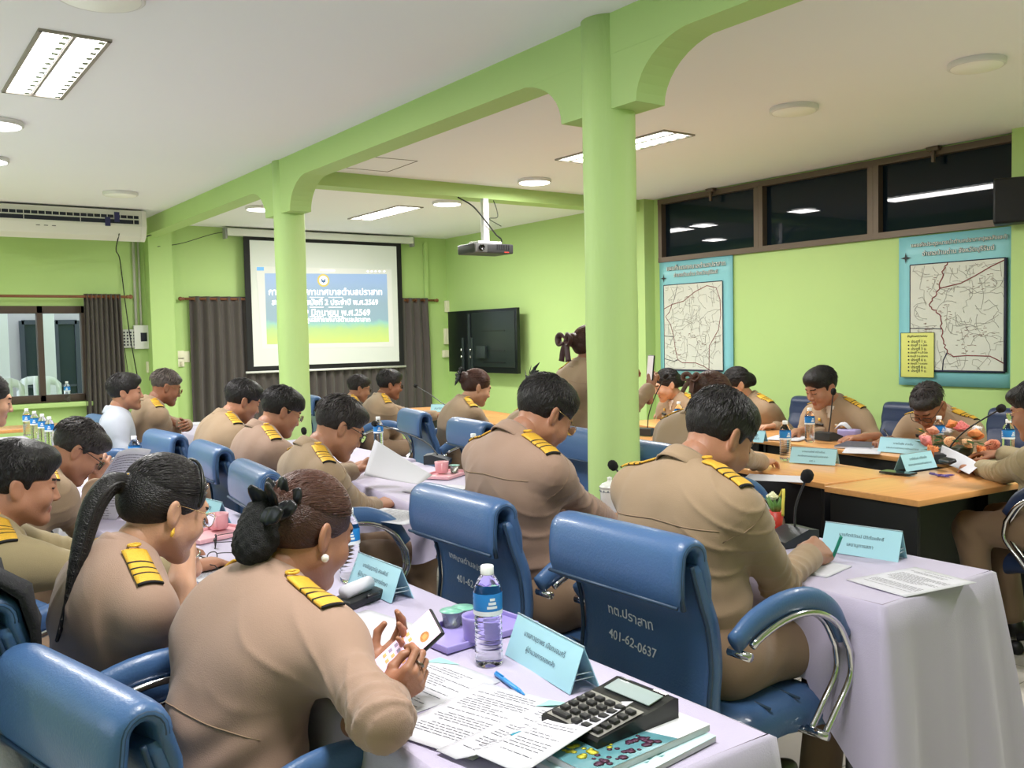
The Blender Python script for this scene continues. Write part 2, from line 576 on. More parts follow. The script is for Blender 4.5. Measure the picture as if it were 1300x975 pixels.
# ---- outside the window
pale = mat('outside plaster', srgb(176, 173, 174), .85, noise=.03, nscale=3)
o = MB().box((XW + 3.1, -1.2, 1.3), (.2, 6.5, 4.2))
o = struct('wall_outside', o, pale)
b = MB().box((XW + 3.2, -1.2, .06), (6.2, 7, .1)); struct('floor_outside', b, mat('outside concrete', srgb(150, 148, 145), .8))
for n, (ua, ub) in enumerate(((-30, 12), (53, 71))):
    ya, yb = at_x(ua, 450, XW + 1.7).y, at_x(ub, 450, XW + 1.7).y
    m = MB().box((XW + 1.8, (ya + yb) / 2, 1.2), (.2, ya - yb, 3.6), bev=.01); struct('trim_%d' % (12 + n), m, mat('outside pillar', srgb(214, 214, 217), .8))
dk = mat('outside dark glass', srgb(38, 48, 56), .1)
for n, (y0, y1) in enumerate([(at_x(a, 450, XW + 2.98).y, at_x(b_, 450, XW + 2.98).y) for a, b_ in ((29, 55), (72, 99))]):
    m = MB()
    for y in (y0, y1): m.box((XW + 2.98, y, 1.0), (.06, .06, 1.7), 0)
    m.box((XW + 2.98, (y0 + y1) / 2, 1.83), (.06, y0 - y1, .06), 0)
    m.box((XW + 2.99, (y0 + y1) / 2, 1.0), (.02, y0 - y1, 1.64), 1)
    m.box((XW + 2.97, (y0 + y1) / 2, .95), (.03, y0 - y1, .03), 0)
    d = struct('door_%d' % (n + 1), m, [mat('outside door frame', srgb(60, 66, 74), .5), dk])
def plastic_chair(loc, rz, label):
    t = thing('plastic_chair', label, 'chair', loc, rz, 'white plastic chairs outside the window')
    m = MB(); wp = mat('white plastic', srgb(236, 238, 242), .4)
    rows = []
    for i in range(9):
        a = -.24 + .48 * i / 8
        rows.append([(a, .23 + .05 * (1 - (a / .24) ** 2) + .06 * k / 6, .44 + .60 * k / 6 - .10 * (a / .24) ** 4 * (k / 6)) for k in range(7)])
    vs = MB()
    for i in range(8):
        if i in (1, 3, 4, 6) or True:
            vs.grid([rows[i], rows[i + 1]], 0) if i % 2 == 0 or i in (0, 7) else None
    vs.grid([[r[0] for r in rows], [r[1] for r in rows]], 0); vs.grid([[r[5] for r in rows], [r[6] for r in rows]], 0)
    vs.build('backrest', wp, t, thick=.012)
    MB().box((0, 0, .43), (.46, .46, .03), bev=.012).build('seat', wp, t)
    for x in (-.2, .2):
        for y in (-.2, .22):
            MB().tube([(x, y, .43), (x * 1.15, y * 1.15, 0)], .02, 8).build('leg', wp, t)
    return t
plastic_chair((XW + 1.15, -1.50, .11), R(70), 'white plastic chair outside the left window, nearer the pillar')
plastic_chair((XW + 1.45, -1.88, .11), R(80), 'white plastic chair outside, seen right of the window mullion')
# ------------------------------------------------------------------ ceiling lamps
glow = mat('lit tube', (1, 1, 1, 1), .5, emit=(1.0, .985, .97), estr=STRENGTH)
glow_r = mat('lit diffuser', (1, 1, 1, 1), .5, emit=(1.0, .98, .96), estr=STRENGTH * .9)
off_d = mat('unlit diffuser', srgb(250, 248, 244), .5)
louver = mat('mirror louver', srgb(225, 225, 225), .22, metal=.85)
def area(name, loc, sx, sy, power, parent=None, col=(1, .975, .95)):
    l = bpy.data.lights.new(name, 'AREA'); l.shape = 'RECTANGLE'; l.size = sx; l.size_y = sy; l.energy = power; l.color = col
    o = bpy.data.objects.new(name, l); link(o, parent); o.location = loc
    return o
def panel(label, x, y, on=True, L=1.2, W=.30):
    t = thing('ceiling_panel_light', label, 'ceiling light', (x, y, ZC), 0)
    f = MB(); d = .004
    for s in (-1, 1):
        f.box((0, s * (W / 2 - .008), -d), (L, .018, .014)); f.box((s * (L / 2 - .008), 0, -d), (.018, W, .014))
    f.box((0, 0, -.002), (L - .02, .012, .010))
    f.build('frame', mat('lamp frame', srgb(150, 142, 132), .5), t)
    tb = MB()
    for s in (-1, 1):
        tb.box((0, s * W / 4, .004 - .004), (L - .04, W / 2 - .03, .004))
    tb.build('diffuser', glow if on else off_d, t)
    lv = MB()
    for i in range(13):
        xx = -L / 2 + .05 + (L - .1) * i / 12
        for s in (-1, 1):
            lv.prism([(xx - .022, -.010), (xx + .022, -.010), (xx, -.003)], 1, s * W / 4 - .055, s * W / 4 - .028)
    lv.build('louver', louver, t)
    if on: area('lamp', (0, 0, -.03), L, W, PANEL_W, t)
    return t
def round_lamp(label, x, y, on=True, r=.15):
    t = thing('round_ceiling_light', label, 'ceiling light', (x, y, ZC), 0)
    MB().lathe([(r * .98, 0), (r, -.006), (r, -.026), (r * .94, -.032), (r * .90, -.030)], 40, close=False).build('rim', mat('white lamp rim', srgb(222, 219, 220), .4), t)
    MB().lathe([(r * .92, -.027), (r * .88, -.033), (0.0, -.035)], 40).build('diffuser', glow_r if on else off_d, t)
    if on: area('lamp', (0, 0, -.05), r * 1.7, r * 1.7, ROUND_W, t)
    return t
panel('lit recessed louvre light over the left tables, upper left of the photo', 5.12, -.885)
panel('lit recessed louvre light in the right bay beside the near column', 5.18, -4.72)
panel('lit recessed louvre light on the ceiling before the projection screen', 9.15, -4.84)
panel('recessed louvre light in the left bay behind the viewer', 1.4, -.885)
panel('recessed louvre light in the right bay behind the viewer', 1.2, -4.72)
panel('recessed louvre light at the far end of the left bay', 8.9, .55)
round_lamp('lit round ceiling lamp at the left edge, below the louvre light', 6.5, -.80)
round_lamp('lit round ceiling lamp farther back at the left edge', 7.78, -.88)
round_lamp('unlit round ceiling lamp at the top edge, nearest on the left', 3.93, -.86, False, .17)
round_lamp('unlit round ceiling lamp above the right end of the air conditioner', 8.97, -2.07, False)
round_lamp('lit round ceiling lamp left of the far column by the screen', 9.30, -3.50)
round_lamp('lit round ceiling lamp just behind the crossbeam over the projector', 8.11, -5.01)
round_lamp('lit round ceiling lamp in front of the crossbeam left of the near column', 6.62, -5.0)
round_lamp('unlit round ceiling lamp nearest the upper right corner', 2.583, -4.852, False, .14)
round_lamp('unlit round ceiling lamp to the right of the near column', 3.715, -4.828, False, .145)
# ------------------------------------------------------------------ people
SKIN = {'tan': srgb(166, 117, 92), 'fair': srgb(190, 145, 118), 'dark': srgb(138, 90, 66)}
def skin_mats(tone):
    c = SKIN[tone]
    lip = (c[0] * 0.75, c[1] * 0.48, c[2] * 0.48, 1)
    return [mat('skin ' + tone, c, 0.48, noise=0.10, nscale=22, bump=0.10, bscale=260, sss=0.15),
            mat('lips ' + tone, lip, 0.42), mat('lash', srgb(22, 15, 12), 0.6), mat('nail ' + tone, (c[0] * 1.1, c[1] * 1.05, c[2] * 1.05, 1), 0.3)]
def hair_mat(nm, c, stretch):
    return mat('hair ' + nm, c, 0.42, noise=0.5, nscale=160, bump=0.55, bscale=330, stretch=stretch, spec=0.4)
CLOTH = dict(khaki=srgb(154, 130, 104), warm=srgb(155, 127, 110), olive=srgb(148, 133, 99), white=srgb(172, 177, 190),
             trouser=srgb(128, 104, 82), dark=srgb(40, 40, 44), skirt=srgb(150, 126, 102))
def cloth(nm):
    return mat('cloth ' + nm, CLOTH[nm], 0.82, noise=0.05, nscale=5, bump=0.12, bscale=420, sheen=0.15)

HEADS = {}
def head_solid(sex, fat=1.0):
    s = Solid()
    w = (0.0 if sex == 'm' else -0.003)
    s.ell((0, .012, .020), (.0745, .096, .086))
    s.ell((0, -.028, -.035), (.0615 + w, .062, .083), k=.03)
    for x in (-1, 1):
        s.cone((x * (.047 + w), -.008, -.066), (x * .012, -.070, -.106), .027 * fat, .021, k=.03)
        s.ell((x * .036, -.066, -.044), (.026 * fat, .024, .026), k=.03)
    s.ell((0, -.078, -.108), (.019, .017, .015), k=.02)
    s.cone((-.030, -.081, .016), (.030, -.081, .016), .0125, .0125, k=.02)
    for x in (-1, 1):
        s.ell((x * .031, -.100, -.004), (.018, .014, .011), k=.016, sub=True)
        s.ell((x * .031, -.081, -.006), (.0155, .0135, .0115), k=.006)
    s.cone((0, -.088, .004), (0, -.108, -.040), .0075, .0110, k=.014)
    for x in (-1, 1): s.ell((x * .0115, -.100, -.044), (.0085, .011, .0075), k=.008)
    s.ell((0, -.090, -.0715), (.023, .0100, .0058), k=.008)
    s.ell((0, -.089, -.0815), (.020, .0100, .0062), k=.006)
    for x in (-1, 1):
        e = Euler((R(-12), 0, R(x * -18))).to_matrix()
        s.ell((x * .078, .017, -.020), (.0085, .019, .033), e, k=.010)
        s.ell((x * .088, .012, -.017), (.0070, .0105, .021), e, k=.006, sub=True)
    s.cone((0, .026, -.06), (0, .036, -.125), .052 * fat + w, .052 * fat + w, k=.03)
    return s
def head_mesh(sex, vox, fat):
    key = (sex, vox, fat)
    if key not in HEADS:
        V, Q = polygonize(head_solid(sex, fat), vox)
        V = relax(V, Q, 1, 0.4)
        c = V[Q].mean(1); x, y, z = np.abs(c[:, 0]), c[:, 1], c[:, 2]
        mi = np.zeros(len(Q), int)
        mi[(x < .021) & (z < -.066) & (z > -.088) & (y < -.088)] = 1
        mi[(np.abs(z + .0115 - 6 * (x - .031) ** 2) < max(.0016, vox * .6)) & (np.abs(x - .031) < .0145) & (y < -.080)] = 2
        mi[(np.abs(z - .0165 + 5 * (x - .028) ** 2) < max(.0035, vox * .7)) & (x > .013) & (x < .046) & (y < -.070)] = 2
        HEADS[key] = (V, Q, mi)
    return HEADS[key]

HANDS = {}
POSES = {   # finger curls (mcp, pip, dip) in degrees for index..little ; thumb tip offsets
    'rest': ([(22, 28, 16), (26, 30, 18), (28, 32, 18), (30, 32, 18)], 0.25, 0.35),
    'flat': ([(8, 10, 6), (8, 12, 6), (10, 12, 6), (12, 14, 8)], 0.15, 0.6),
    'grip': ([(48, 62, 34), (56, 68, 38), (60, 70, 38), (64, 70, 38)], 0.85, 0.15),
    'pen': ([(46, 52, 20), (56, 60, 30), (68, 74, 40), (74, 76, 40)], 0.75, 0.10),
    'pinch': ([(52, 40, 14), (50, 46, 18), (46, 48, 22), (42, 48, 22)], 0.9, 0.05),
    'tap': ([(34, 30, 14), (46, 62, 36), (56, 70, 40), (62, 72, 40)], 0.5, 0.2),
    'fist': ([(70, 84, 50), (74, 86, 50), (76, 88, 50), (78, 88, 50)], 1.0, 0.0),
}
def hand_mesh(pose, vox):
    """right hand: fingers +y, back of hand +z, thumb on -x"""
    key = (pose, vox)
    if key in HANDS: return HANDS[key]
    cur, tc, ts = POSES[pose]
    s = Solid()
    K = [(-.030, .090), (-.0105, .094), (.0095, .089), (.0275, .080)]
    L = [(.043, .026, .021), (.047, .030, .022), (.043, .027, .021), (.034, .021, .018)]
    for i, (kx, ky) in enumerate(K):
        s.cone((kx * .45, .006, -.001), (kx, ky - .006, 0), .0145, .0115, k=.014)
    s.ell((0, .048, -.005), (.036, .045, .0145), k=.012)
    s.ell((-.024, .030, -.011), (.0165, .028, .014), k=.012)
    nails = []
    for i, (kx, ky) in enumerate(K):
        p = np.array([kx, ky, 0.0]); a = 0.0
        sp = (i - 1.3) * 0.035
        for q in range(3):
            a += R(cur[i][q])
            d = np.array([sp * math.cos(a), math.cos(a), -math.sin(a)])
            r1, r2 = (.0092, .0085, .0078)[q], (.0085, .0078, .0064)[q]
            if i == 3: r1 *= .88; r2 *= .88
            n = p + d * L[i][q]
            s.cone(p, n, r1, r2, k=.0035 if q or i else .0035)
            p = n
    b = np.array([-.021, .022, -.008])
    m = np.array([-.046 + .012 * tc, .056, -.014 - .020 * tc])
    e = m + np.array([-.020 + .030 * tc - .016 * ts, .028, -.008 - .010 * tc])
    t = e + np.array([-.004 + .018 * tc, .024, -.002 - .004 * tc])
    s.cone(b, m, .014, .0115, k=.012); s.cone(m, e, .0112, .0098, k=.005); s.cone(e, t, .0098, .0075, k=.004)
    s.ell((0, -.005, -.001), (.028, .034, .0205), k=.016)
    s.cone((0, -.03, 0), (0, -.09, 0), .0235, .029, k=.02)
    V, Q = polygonize(s, vox)
    V = relax(V, Q, 1, 0.35)
    HANDS[key] = (V, Q)
    return HANDS[key]

HAIRS = {}
def hair_mesh(style, vox):
    key = (style, vox)
    if key in HAIRS: return HAIRS[key]
    s = Solid()
    if style in ('short', 'short_full', 'thin', 'fringe'):
        th = dict(short=0.0, short_full=.005, thin=-.004, fringe=.003)[style]
        s.ell((0, .016, .026), (.0815 + th, .1035 + th, .090 + th))
        s.ell((0, -.018, .072 + th), (.066, .078, .040 + th), k=.03)
        if style != 'thin': s.ell((.012, -.062, .070), (.050, .038, .030 + th), k=.02)
        if style == 'fringe': s.ell((0, -.082, .046), (.052, .022, .026), k=.02)
        s.ell((0, -.112, -.040), (.069, .075, .086 if style != 'fringe' else .075), k=.012, sub=True)
        s.box((0, .03, -.160), (.2, .2, .088), Euler((R(-4), 0, 0)).to_matrix(), .01, k=.02, sub=True)
        for x in (-1, 1):
            s.ell((x * .086, .010, -.032), (.022, .026, .038), k=.010, sub=True)
            s.box((x * .10, -.085, -.05), (.06, .06, .06), None, .01, k=.012, sub=True)
    else:
        s.ell((0, .018, .024), (.082, .105, .091))
        s.ell((0, .050, -.010), (.068, .070, .066), k=.03)
        s.ell((0, -.112, -.052), (.072, .078, .093), k=.012, sub=True)
        s.box((0, .02, -.150), (.2, .2, .090), Euler((R(-14), 0, 0)).to_matrix(), .01, k=.02, sub=True)
        for x in (-1, 1): s.ell((x * .086, .004, -.036), (.020, .024, .034), k=.010, sub=True)
        if style == 'bun_low':
            s.ell((.005, .115, -.020), (.042, .036, .052), k=.016)
        if style == 'bun_mid':
            s.ell((0, .122, .020), (.046, .040, .046), k=.012)
        if style == 'bun_high':
            s.ell((0, .105, .058), (.048, .046, .044), k=.012)
            for i in range(9):
                a = i * 2 * PI / 9
                s.cone((.030 * math.cos(a), .115, .060 + .030 * math.sin(a)), (.062 * math.cos(a), .135, .060 + .058 * math.sin(a)), .008, .003, k=.006)
        if style == 'pony':
            P = catmull([(0, .108, .022), (0, .150, .010), (0, .172, -.05), (.0, .165, -.15), (.0, .150, -.26), (0, .140, -.36)], 4)
            n = len(P) - 1
            for i in range(n):
                f = lambda t: .014 + .012 * math.sin(PI * min(1, t * 1.2)) - .011 * t * t
                s.cone(P[i], P[i + 1], max(.004, f(i / n)), max(.004, f((i + 1) / n)), k=.01)
    V, Q = polygonize(s, vox)
    V = relax(V, Q, 1, 0.4)
    N = vnormals(V, Q)
    x, y, z = V.T
    if style == 'pony':
        ph = np.arctan2(x, y - .15) * 5 + z * 6
        w = 0
    else:
        w = 0
    lock = np.sin(x * 210 + 9 * np.sin(y * 21) + 4 * np.sin(z * 33)) * .5 + np.sin(x * 390 + y * 60 + 7 * np.sin(z * 40)) * .3
    if style[:5] in ('short', 'thin', 'fring'):
        lock += .8 * np.sin((y * 170 + x * 120) + 5 * np.sin(z * 45))
    V = V + N * (lock * .0005 + w)[:, None]
    me = np_mesh('hair', V, Q, [])
    md = me.data
    bpy.data.objects.remove(me)
    HAIRS[key] = md
    return md
def hair_strands(style, seed, n=420, fat=1.0):
    """loose tapered locks following the skull, for the nearest heads"""
    rnd = random.Random(seed); mb = MB()
    for i in range(n):
        th = rnd.uniform(-PI, PI); ph = rnd.uniform(0.0, 1.5)
        def P(th, ph, h):
            e = Vector((math.sin(ph) * math.sin(th), math.sin(ph) * math.cos(th), math.cos(ph)))
            return Vector((e.x * (.0815 + h), .016 + e.y * (.1035 + h), .028 + e.z * (.092 + h)))
        if style == 'm':
            d_th, d_ph, ln = rnd.uniform(-.25, .25), rnd.uniform(.2, .55), 5
        else:
            d_th = (0.0 if abs(th) < .2 else -th * .5); d_ph = rnd.uniform(.2, .5); ln = 5
        pts = []; q0 = rnd.uniform(.4, 1.1)
        for k in range(ln):
            t = k / (ln - 1)
            a, b = th + d_th * t, ph + d_ph * t
            f = -math.cos(a) * math.sin(b)
            if f > .80 and b > 1.0: break
            if b > (1.86 if abs(th) < 1.2 else 1.55): break
            pts.append(P(a, b, .0016 + (.0135 if style == 'm' else .0032) * t * (1 - .4 * t) * q0))
        if len(pts) >= 3:
            m = len(pts)
            mb.tube(pts, [.0018 * fat * (1 - .75 * k / (m - 1)) for k in range(m)], 3)
    return mb

def tail_strands(n=170):
    rnd = random.Random(9); mb = MB()
    P = catmull([(0, .108, .022), (0, .150, .010), (0, .172, -.05), (.0, .165, -.15), (.0, .150, -.26), (0, .140, -.36)], 4)
    k = len(P)
    for i in range(n):
        a = rnd.uniform(0, 2 * PI); q = rnd.uniform(.85, 1.12); e = rnd.randint(int(k * .55), k); tw = rnd.uniform(-.5, .5)
        pts = []
        for j in range(e):
            t = j / (k - 1); r = (.015 + .012 * math.sin(PI * min(1, t * 1.2)) - .011 * t * t) * q
            pts.append(P[j] + Vector((math.cos(a + tw * t) * r, math.sin(a + tw * t) * r * .9, 0)))
        if len(pts) > 3: mb.tube(pts, [.0022 * (1 - .7 * j / (len(pts) - 1)) for j in range(len(pts))], 4)
    return mb
def ik(S, W, l1, l2, pole):
    d = W - S; L = d.length
    k = max(1.0, L / (l1 + l2) * 1.005); l1 *= k; l2 *= k
    a = (l1 * l1 - l2 * l2 + L * L) / (2 * L)
    h = math.sqrt(max(l1 * l1 - a * a, 0))
    u = d.normalized(); p = pole - u * pole.dot(u)
    p = p.normalized() if p.length > 1e-5 else Vector((0, 0, -1))
    return S + u * a + p * h
def frame(d, n):
    """hand frame: y along d, z close to n"""
    y = d.normalized(); z = (n - y * n.dot(y)).normalized(); x = y.cross(z)
    return Matrix((x, y, z)).transposed().to_4x4()
def patch(bvh, c, u, v, nu, nv, look, lift=0.003, mi=None, mb=None, back=.25):
    """a small badge laid on the clothes: grid c+u*s+v*t pushed along look onto the surface"""
    rows = []
    for i in range(nu + 1):
        row = []
        for j in range(nv + 1):
            p = c + u * (i / nu - .5) + v * (j / nv - .5)
            hit = bvh.ray_cast(p - look * back, look, back * 2.2)
            q = hit[0] - look * lift if hit[0] is not None else p
            row.append(q)
        rows.append(row)
    mb = mb or MB()
    n0 = len(mb.v)
    mb.grid(rows, 0)
    if mi:
        k = len(mb.f) - nu * nv
        for i in range(nu):
            for j in range(nv): mb.m[k + i * nv + j] = mi(i, j)
    return mb
GOLD = lambda: mat('gold braid', srgb(226, 178, 60), 0.45, metal=0.25, noise=0.15, nscale=120, bump=.4, bscale=300)
BLACKC = lambda: mat('black cloth', srgb(26, 25, 27), 0.8)

def glasses_part(root, HM, style):
    mb = MB()
    dark = style != 'wire'
    r = .0019 if dark else .0010
    for x in (-1, 1):
        rim = [(x * .033 + .0235 * math.copysign(abs(math.cos(a)) ** .7, math.cos(a)), -.1085 + .004 * abs(math.cos(a)), -.008 + .0175 * math.copysign(abs(math.sin(a)) ** .7, math.sin(a)))
               for a in [2 * PI * i / 20 for i in range(20)]]
        mb.tube(rim, r, 6, 0, closed=True)
        mb.tube(bez((x * .0565, -.104, 0.0), (x * .070, -.098, .002), (x * .080, -.05, .004), (x * .083, .012, .002), 8) + [Vector((x * .081, .026, -.012))], r * .9, 6, 0)
        n0 = [(x * .033 + .022 * math.cos(a), -.1075, -.008 + .016 * math.sin(a)) for a in [2 * PI * i / 16 for i in range(16)]]
        mb.add(n0, [tuple(range(16))], 1)
    mb.tube([(-.010, -.110, -.004), (0, -.113, -.001), (.010, -.110, -.004)], r, 6, 0)
    fm = mat('dark spectacle frame', srgb(28, 24, 24), 0.35) if dark else mat('gold wire frame', srgb(200, 170, 120), 0.25, metal=0.9)
    g = mb.build('eyeglasses', [fm, mat('spectacle lens', (1, 1, 1, 1), 0.02, trans=1.0, ior=1.05)], root)
    g.matrix_local = HM
    return g

def person(label, loc, rz=0.0, head=None, hp=20, hy=0, hr=0, wrists=None, w=1.0, sh=.185, belly=1.0, sex='m', hair='short', hcol='black',
           tone='tan', glasses=None, top='khaki', bottom='trouser', sleeve='long', vox=.009, hvox=.005, hand_vox=.0045, fat=1.0, seat=.47,
           stand=False, boards=True, front=False, group=None, near=False, knees=None, back=0.045, ankle=None, poles=None, hs=1.0, shoe=True, feet_y=None,
           boardstyle='bars', hand_s=1.0, lower=True, elbows=None, bow=False, extra_hair=None, crease=1.0, shz=0.0, yoke=False):
    root = thing('person', label, 'person', loc, rz, group)
    IM = root.matrix_basis.inverted() if False else (Matrix.Translation(loc) @ Matrix.Rotation(rz, 4, 'Z')).inverted()
    Hc = IM @ Vector(head)
    HM = Matrix.Translation(Hc) @ Euler((0, 0, R(hy))).to_matrix().to_4x4() @ Euler((R(hp), R(hr), 0)).to_matrix().to_4x4() @ Matrix.Scale(hs, 4)
    pz = (seat + .10) if not stand else .92
    Pv = Vector((0, 0, pz))
    nk = HM @ Vector((0, .040, -.10))
    N = HM @ Vector((0, .052, -.165))
    N = Vector((N.x, max(N.y, Hc.y + .015), N.z))
    lean = math.atan2(-(N.y - Pv.y), N.z - Pv.z)
    TR = Euler((lean, 0, 0)).to_matrix()
    def sp(t, off=0.0):
        p = Pv.lerp(N, t); bulge = math.sin(PI * min(max(t, 0), 1)) * back
        return p + TR @ Vector((0, bulge + off, 0))
    S = {}
    for s in (-1, 1):
        S[s] = N + Vector((s * sh, .008 - .02 * (lean > .25), -.062 + shz))
    W, E, D, NM, PO = {}, {}, {}, {}, {}
    for s in (-1, 1):
        wr = (wrists or {}).get(s)
        if wr is None:
            W[s] = Vector((s * .16, -.30, pz + .13)); D[s] = Vector((-s * .5, -1, -.1)); NM[s] = Vector((0, 0, 1)); PO[s] = 'rest'
        else:
            W[s] = IM @ Vector(wr[0])
            rot = IM.to_3x3()
            D[s] = rot @ Vector(wr[1]); NM[s] = rot @ Vector(wr[2]); PO[s] = wr[3]
        pole = Vector((s * .55, .35, -.8)) if not poles or s not in poles else Vector(poles[s])
        E[s] = ik(S[s], W[s], .285 * hs, .245 * hs, pole)
        if elbows and s in elbows: E[s] = IM @ Vector(elbows[s])
    # ---- shirt
    sm = Solid()
    cw = w
    sm.ell(sp(.80, -.012), (.172 * cw * (sh / .185), .112 * (.5 + .5 * cw), .150), TR, k=.05)
    sm.ell(sp(.52, -.018), (.163 * cw, .118 * (.4 + .6 * cw), .150), TR, k=.06)
    sm.ell(sp(.27, -.030 * belly), (.168 * cw, .128 * (.35 + .65 * cw) * (.6 + .4 * belly), .135), TR, k=.07)
    if sex == 'f':
        for s in (-1, 1): sm.ell(sp(.68, -.092) + Vector((s * .07, 0, 0)), (.066, .058, .062), TR, k=.05)
    sm.cone(S[-1] + Vector((.02, 0, -.01)), S[1] - Vector((.02, 0, .01)), .062, .062, k=.05)
    for s in (-1, 1):
        sm.cone(N + Vector((0, .004, .006)), S[s], .056, .056, k=.05)
    for s in (-1, 1):
        sm.cone(sp(.72) + Vector((s * .105 * cw, 0, 0)), S[s].lerp(E[s], .28), .088, .058, k=.06)
        sm.cone(sp(.86) + Vector((s * .10 * cw, 0, 0)), S[s].lerp(E[s], .15), .080, .062, k=.05)
    trunk_n = len(sm.p)
    ra, rb, rc = .063 * (.6 + .4 * w), .050 * (.6 + .4 * w), .042
    for s in (-1, 1):
        if sleeve == 'long':
            sm.cone(S[s], E[s], ra, rb, k=.035)
            cuff = E[s].lerp(W[s], .88)
            sm.cone(E[s], cuff, rb, rc, k=.03)
            sm.cone(E[s].lerp(W[s], .74), cuff, .0455, .0465, k=.006)
        else:
            mid = S[s].lerp(E[s], .70)
            sm.cone(S[s], mid, ra, .062, k=.035)
    V, Q = polygonize(sm, vox)
    V = relax(V, Q, 1, .4)
    NV = vnormals(V, Q)
    # folds
    amp = np.zeros(len(V))
    for s in (-1, 1):
        for a, b, f0 in ((S[s], E[s], 120), (E[s], W[s], 150)):
            a_, b_ = np.array(a), np.array(b); ax = (b_ - a_); L = np.linalg.norm(ax); ax /= L
            t = (V - a_) @ ax / L
            dist = np.linalg.norm(V - a_ - np.clip(t, 0, 1)[:, None] * ax * L, axis=1)
            near_arm = np.clip(1.4 - dist / .085, 0, 1) * ((t > -.1) & (t < 1.1))
            jt = np.exp(-((V - np.array(E[s])) ** 2).sum(1) / .012) + .55 * np.exp(-((V - np.array(S[s]) - np.array([-s * .03, 0, -.07])) ** 2).sum(1) / .006)
            side = wave(V, [((.3, .8, .5), 30, 1), ((.8, -.3, .5), 47, .5)], 3)
            amp += near_arm * jt * .0062 * (1.2 - 2.4 * np.abs(np.sin(.5 * (t * L * f0 + 2.6 * side + s))) ** .7)
    low = np.clip(1 - np.abs((V - np.array(sp(.16))) @ np.array(TR @ Vector((0, 0, 1)))) / .16, 0, 1) * (np.abs(V[:, 0]) < .3)
    amp += low * .0060 * wave(V, [((.25, .2, 1), 62, 1), ((-.5, .3, 1), 41, .8)], 7)
    amp += .0030 * wave(V, [((.7, .2, .7), 26, 1), ((-.6, .5, .8), 19, 1)], int(abs(loc[0]) * 31))
    mk_ = np.clip(wave(V, [((.4, .6, .5), 9, 1), ((-.7, .3, .4), 13, .8)], 21 + int(abs(loc[0]) * 17)), 0, 1)
    for s in (-1, 1):
        dv = np.array([s * .55, .2, .8]); ph_ = V @ dv * 42 + 1.6 * wave(V, [((.6, .3, -.6), 11, 1)], 5)
        amp += .0055 * mk_ * ((1 - np.abs(np.sin(ph_))) ** 3 - .2) * np.clip(s * V[:, 0] / .1 + .3, 0, 1)
    amp = np.maximum(amp * crease, -.007)
    V = V + NV * amp[:, None]
    shirt = np_mesh('shirt', V, Q, [cloth(top)], None, root)
    bvh = BVHTree.FromPolygons([tuple(p) for p in V], [tuple(q) for q in Q])
    # ---- trousers or skirt
    hips, kn, an = {}, {}, {}
    for s in (-1, 1):
        hips[s] = Pv + Vector((s * .088 * w, 0, -.012))
        if stand:
            kn[s] = Vector((s * .085, -.01, .48)); an[s] = Vector((s * .085, .02, .08))
        else:
            kn[s] = Vector((s * .125, -.43, seat + .065)); an[s] = Vector((s * .12, -.40 if feet_y is None else feet_y, .095))
            if knees and s in knees: kn[s] = IM @ Vector(knees[s])
            if ankle and s in ankle: an[s] = IM @ Vector(ankle[s])
    if lower:
        tm = Solid()
        tm.ell(Pv + TR @ Vector((0, .004, .035)), (.176 * w, .128 * (.35 + .65 * w), .135), TR, k=.05)
        if bottom == 'skirt':
            if stand:
                tm.cone(Pv, (0, .0, .50), .155, .15, k=.05)
                for s in (-1, 1): tm.cone(hips[s], kn[s] + Vector((0, 0, -.02)), .115, .10, k=.06)
            else:
                for s in (-1, 1): tm.cone(hips[s], kn[s] * 1.0, .095, .08, k=.06)
                tm.cone(Pv + Vector((0, -.05, 0)), (kn[-1] + kn[1]) / 2, .09, .075, k=.08)
        else:
            for s in (-1, 1):
                tm.cone(hips[s], kn[s], .097 * (.5 + .5 * w), .074, k=.05)
                tm.cone(kn[s], an[s] + Vector((0, 0, .02)), .074, .060, k=.03)
        V2, Q2 = polygonize(tm, max(vox, .010))
        V2 = relax(V2, Q2, 1, .4); N2 = vnormals(V2, Q2)
        a2 = .0035 * wave(V2, [((.5, .5, .7), 34, 1), ((-.6, .8, .2), 27, .8)], 11)
        for s in (-1, 1):
            a2 += .006 * np.exp(-((V2 - np.array(kn[s])) ** 2).sum(1) / .012) * np.sin(V2 @ np.array([10, 60, 50]) + s)
            a2 += .006 * np.exp(-((V2 - np.array(hips[s]) - np.array([0, -.10, .05])) ** 2).sum(1) / .012) * np.sin(V2 @ np.array([s * 50, 40, 60]))
        V2 = V2 + N2 * (a2 * crease)[:, None]
        np_mesh('skirt' if bottom == 'skirt' else 'trousers', V2, Q2, [cloth('skirt' if bottom == 'skirt' else bottom)], None, root)
        # belt round the waist
        c0 = sp(.115)
        ring = []
        for i in range(40):
            a = 2 * PI * i / 40
            d = TR @ Vector((math.sin(a), -math.cos(a), 0))
            hit = bvh.ray_cast(c0 + d * .5, -d, .5)
            r_ = (hit[0] - c0).length if hit[0] is not None else .15
            b2 = (Vector((d.x, d.y, d.z)) * (max(r_, .10) + .006))
            ring.append(c0 + b2)
        mb = MB(); up = TR @ Vector((0, 0, 1))
        rows = [[p + up * h + (p - c0).normalized() * q for p in ring] for h, q in ((-.02, -.004), (-.018, .004), (.016, .004), (.018, -.004))]
        mb.grid(rows, 0, True, closed=True)
        mb.build('belt', [cloth('skirt' if bottom == 'skirt' else bottom) if sex == 'f' else mat('belt webbing', srgb(104, 84, 62), .6)], root)
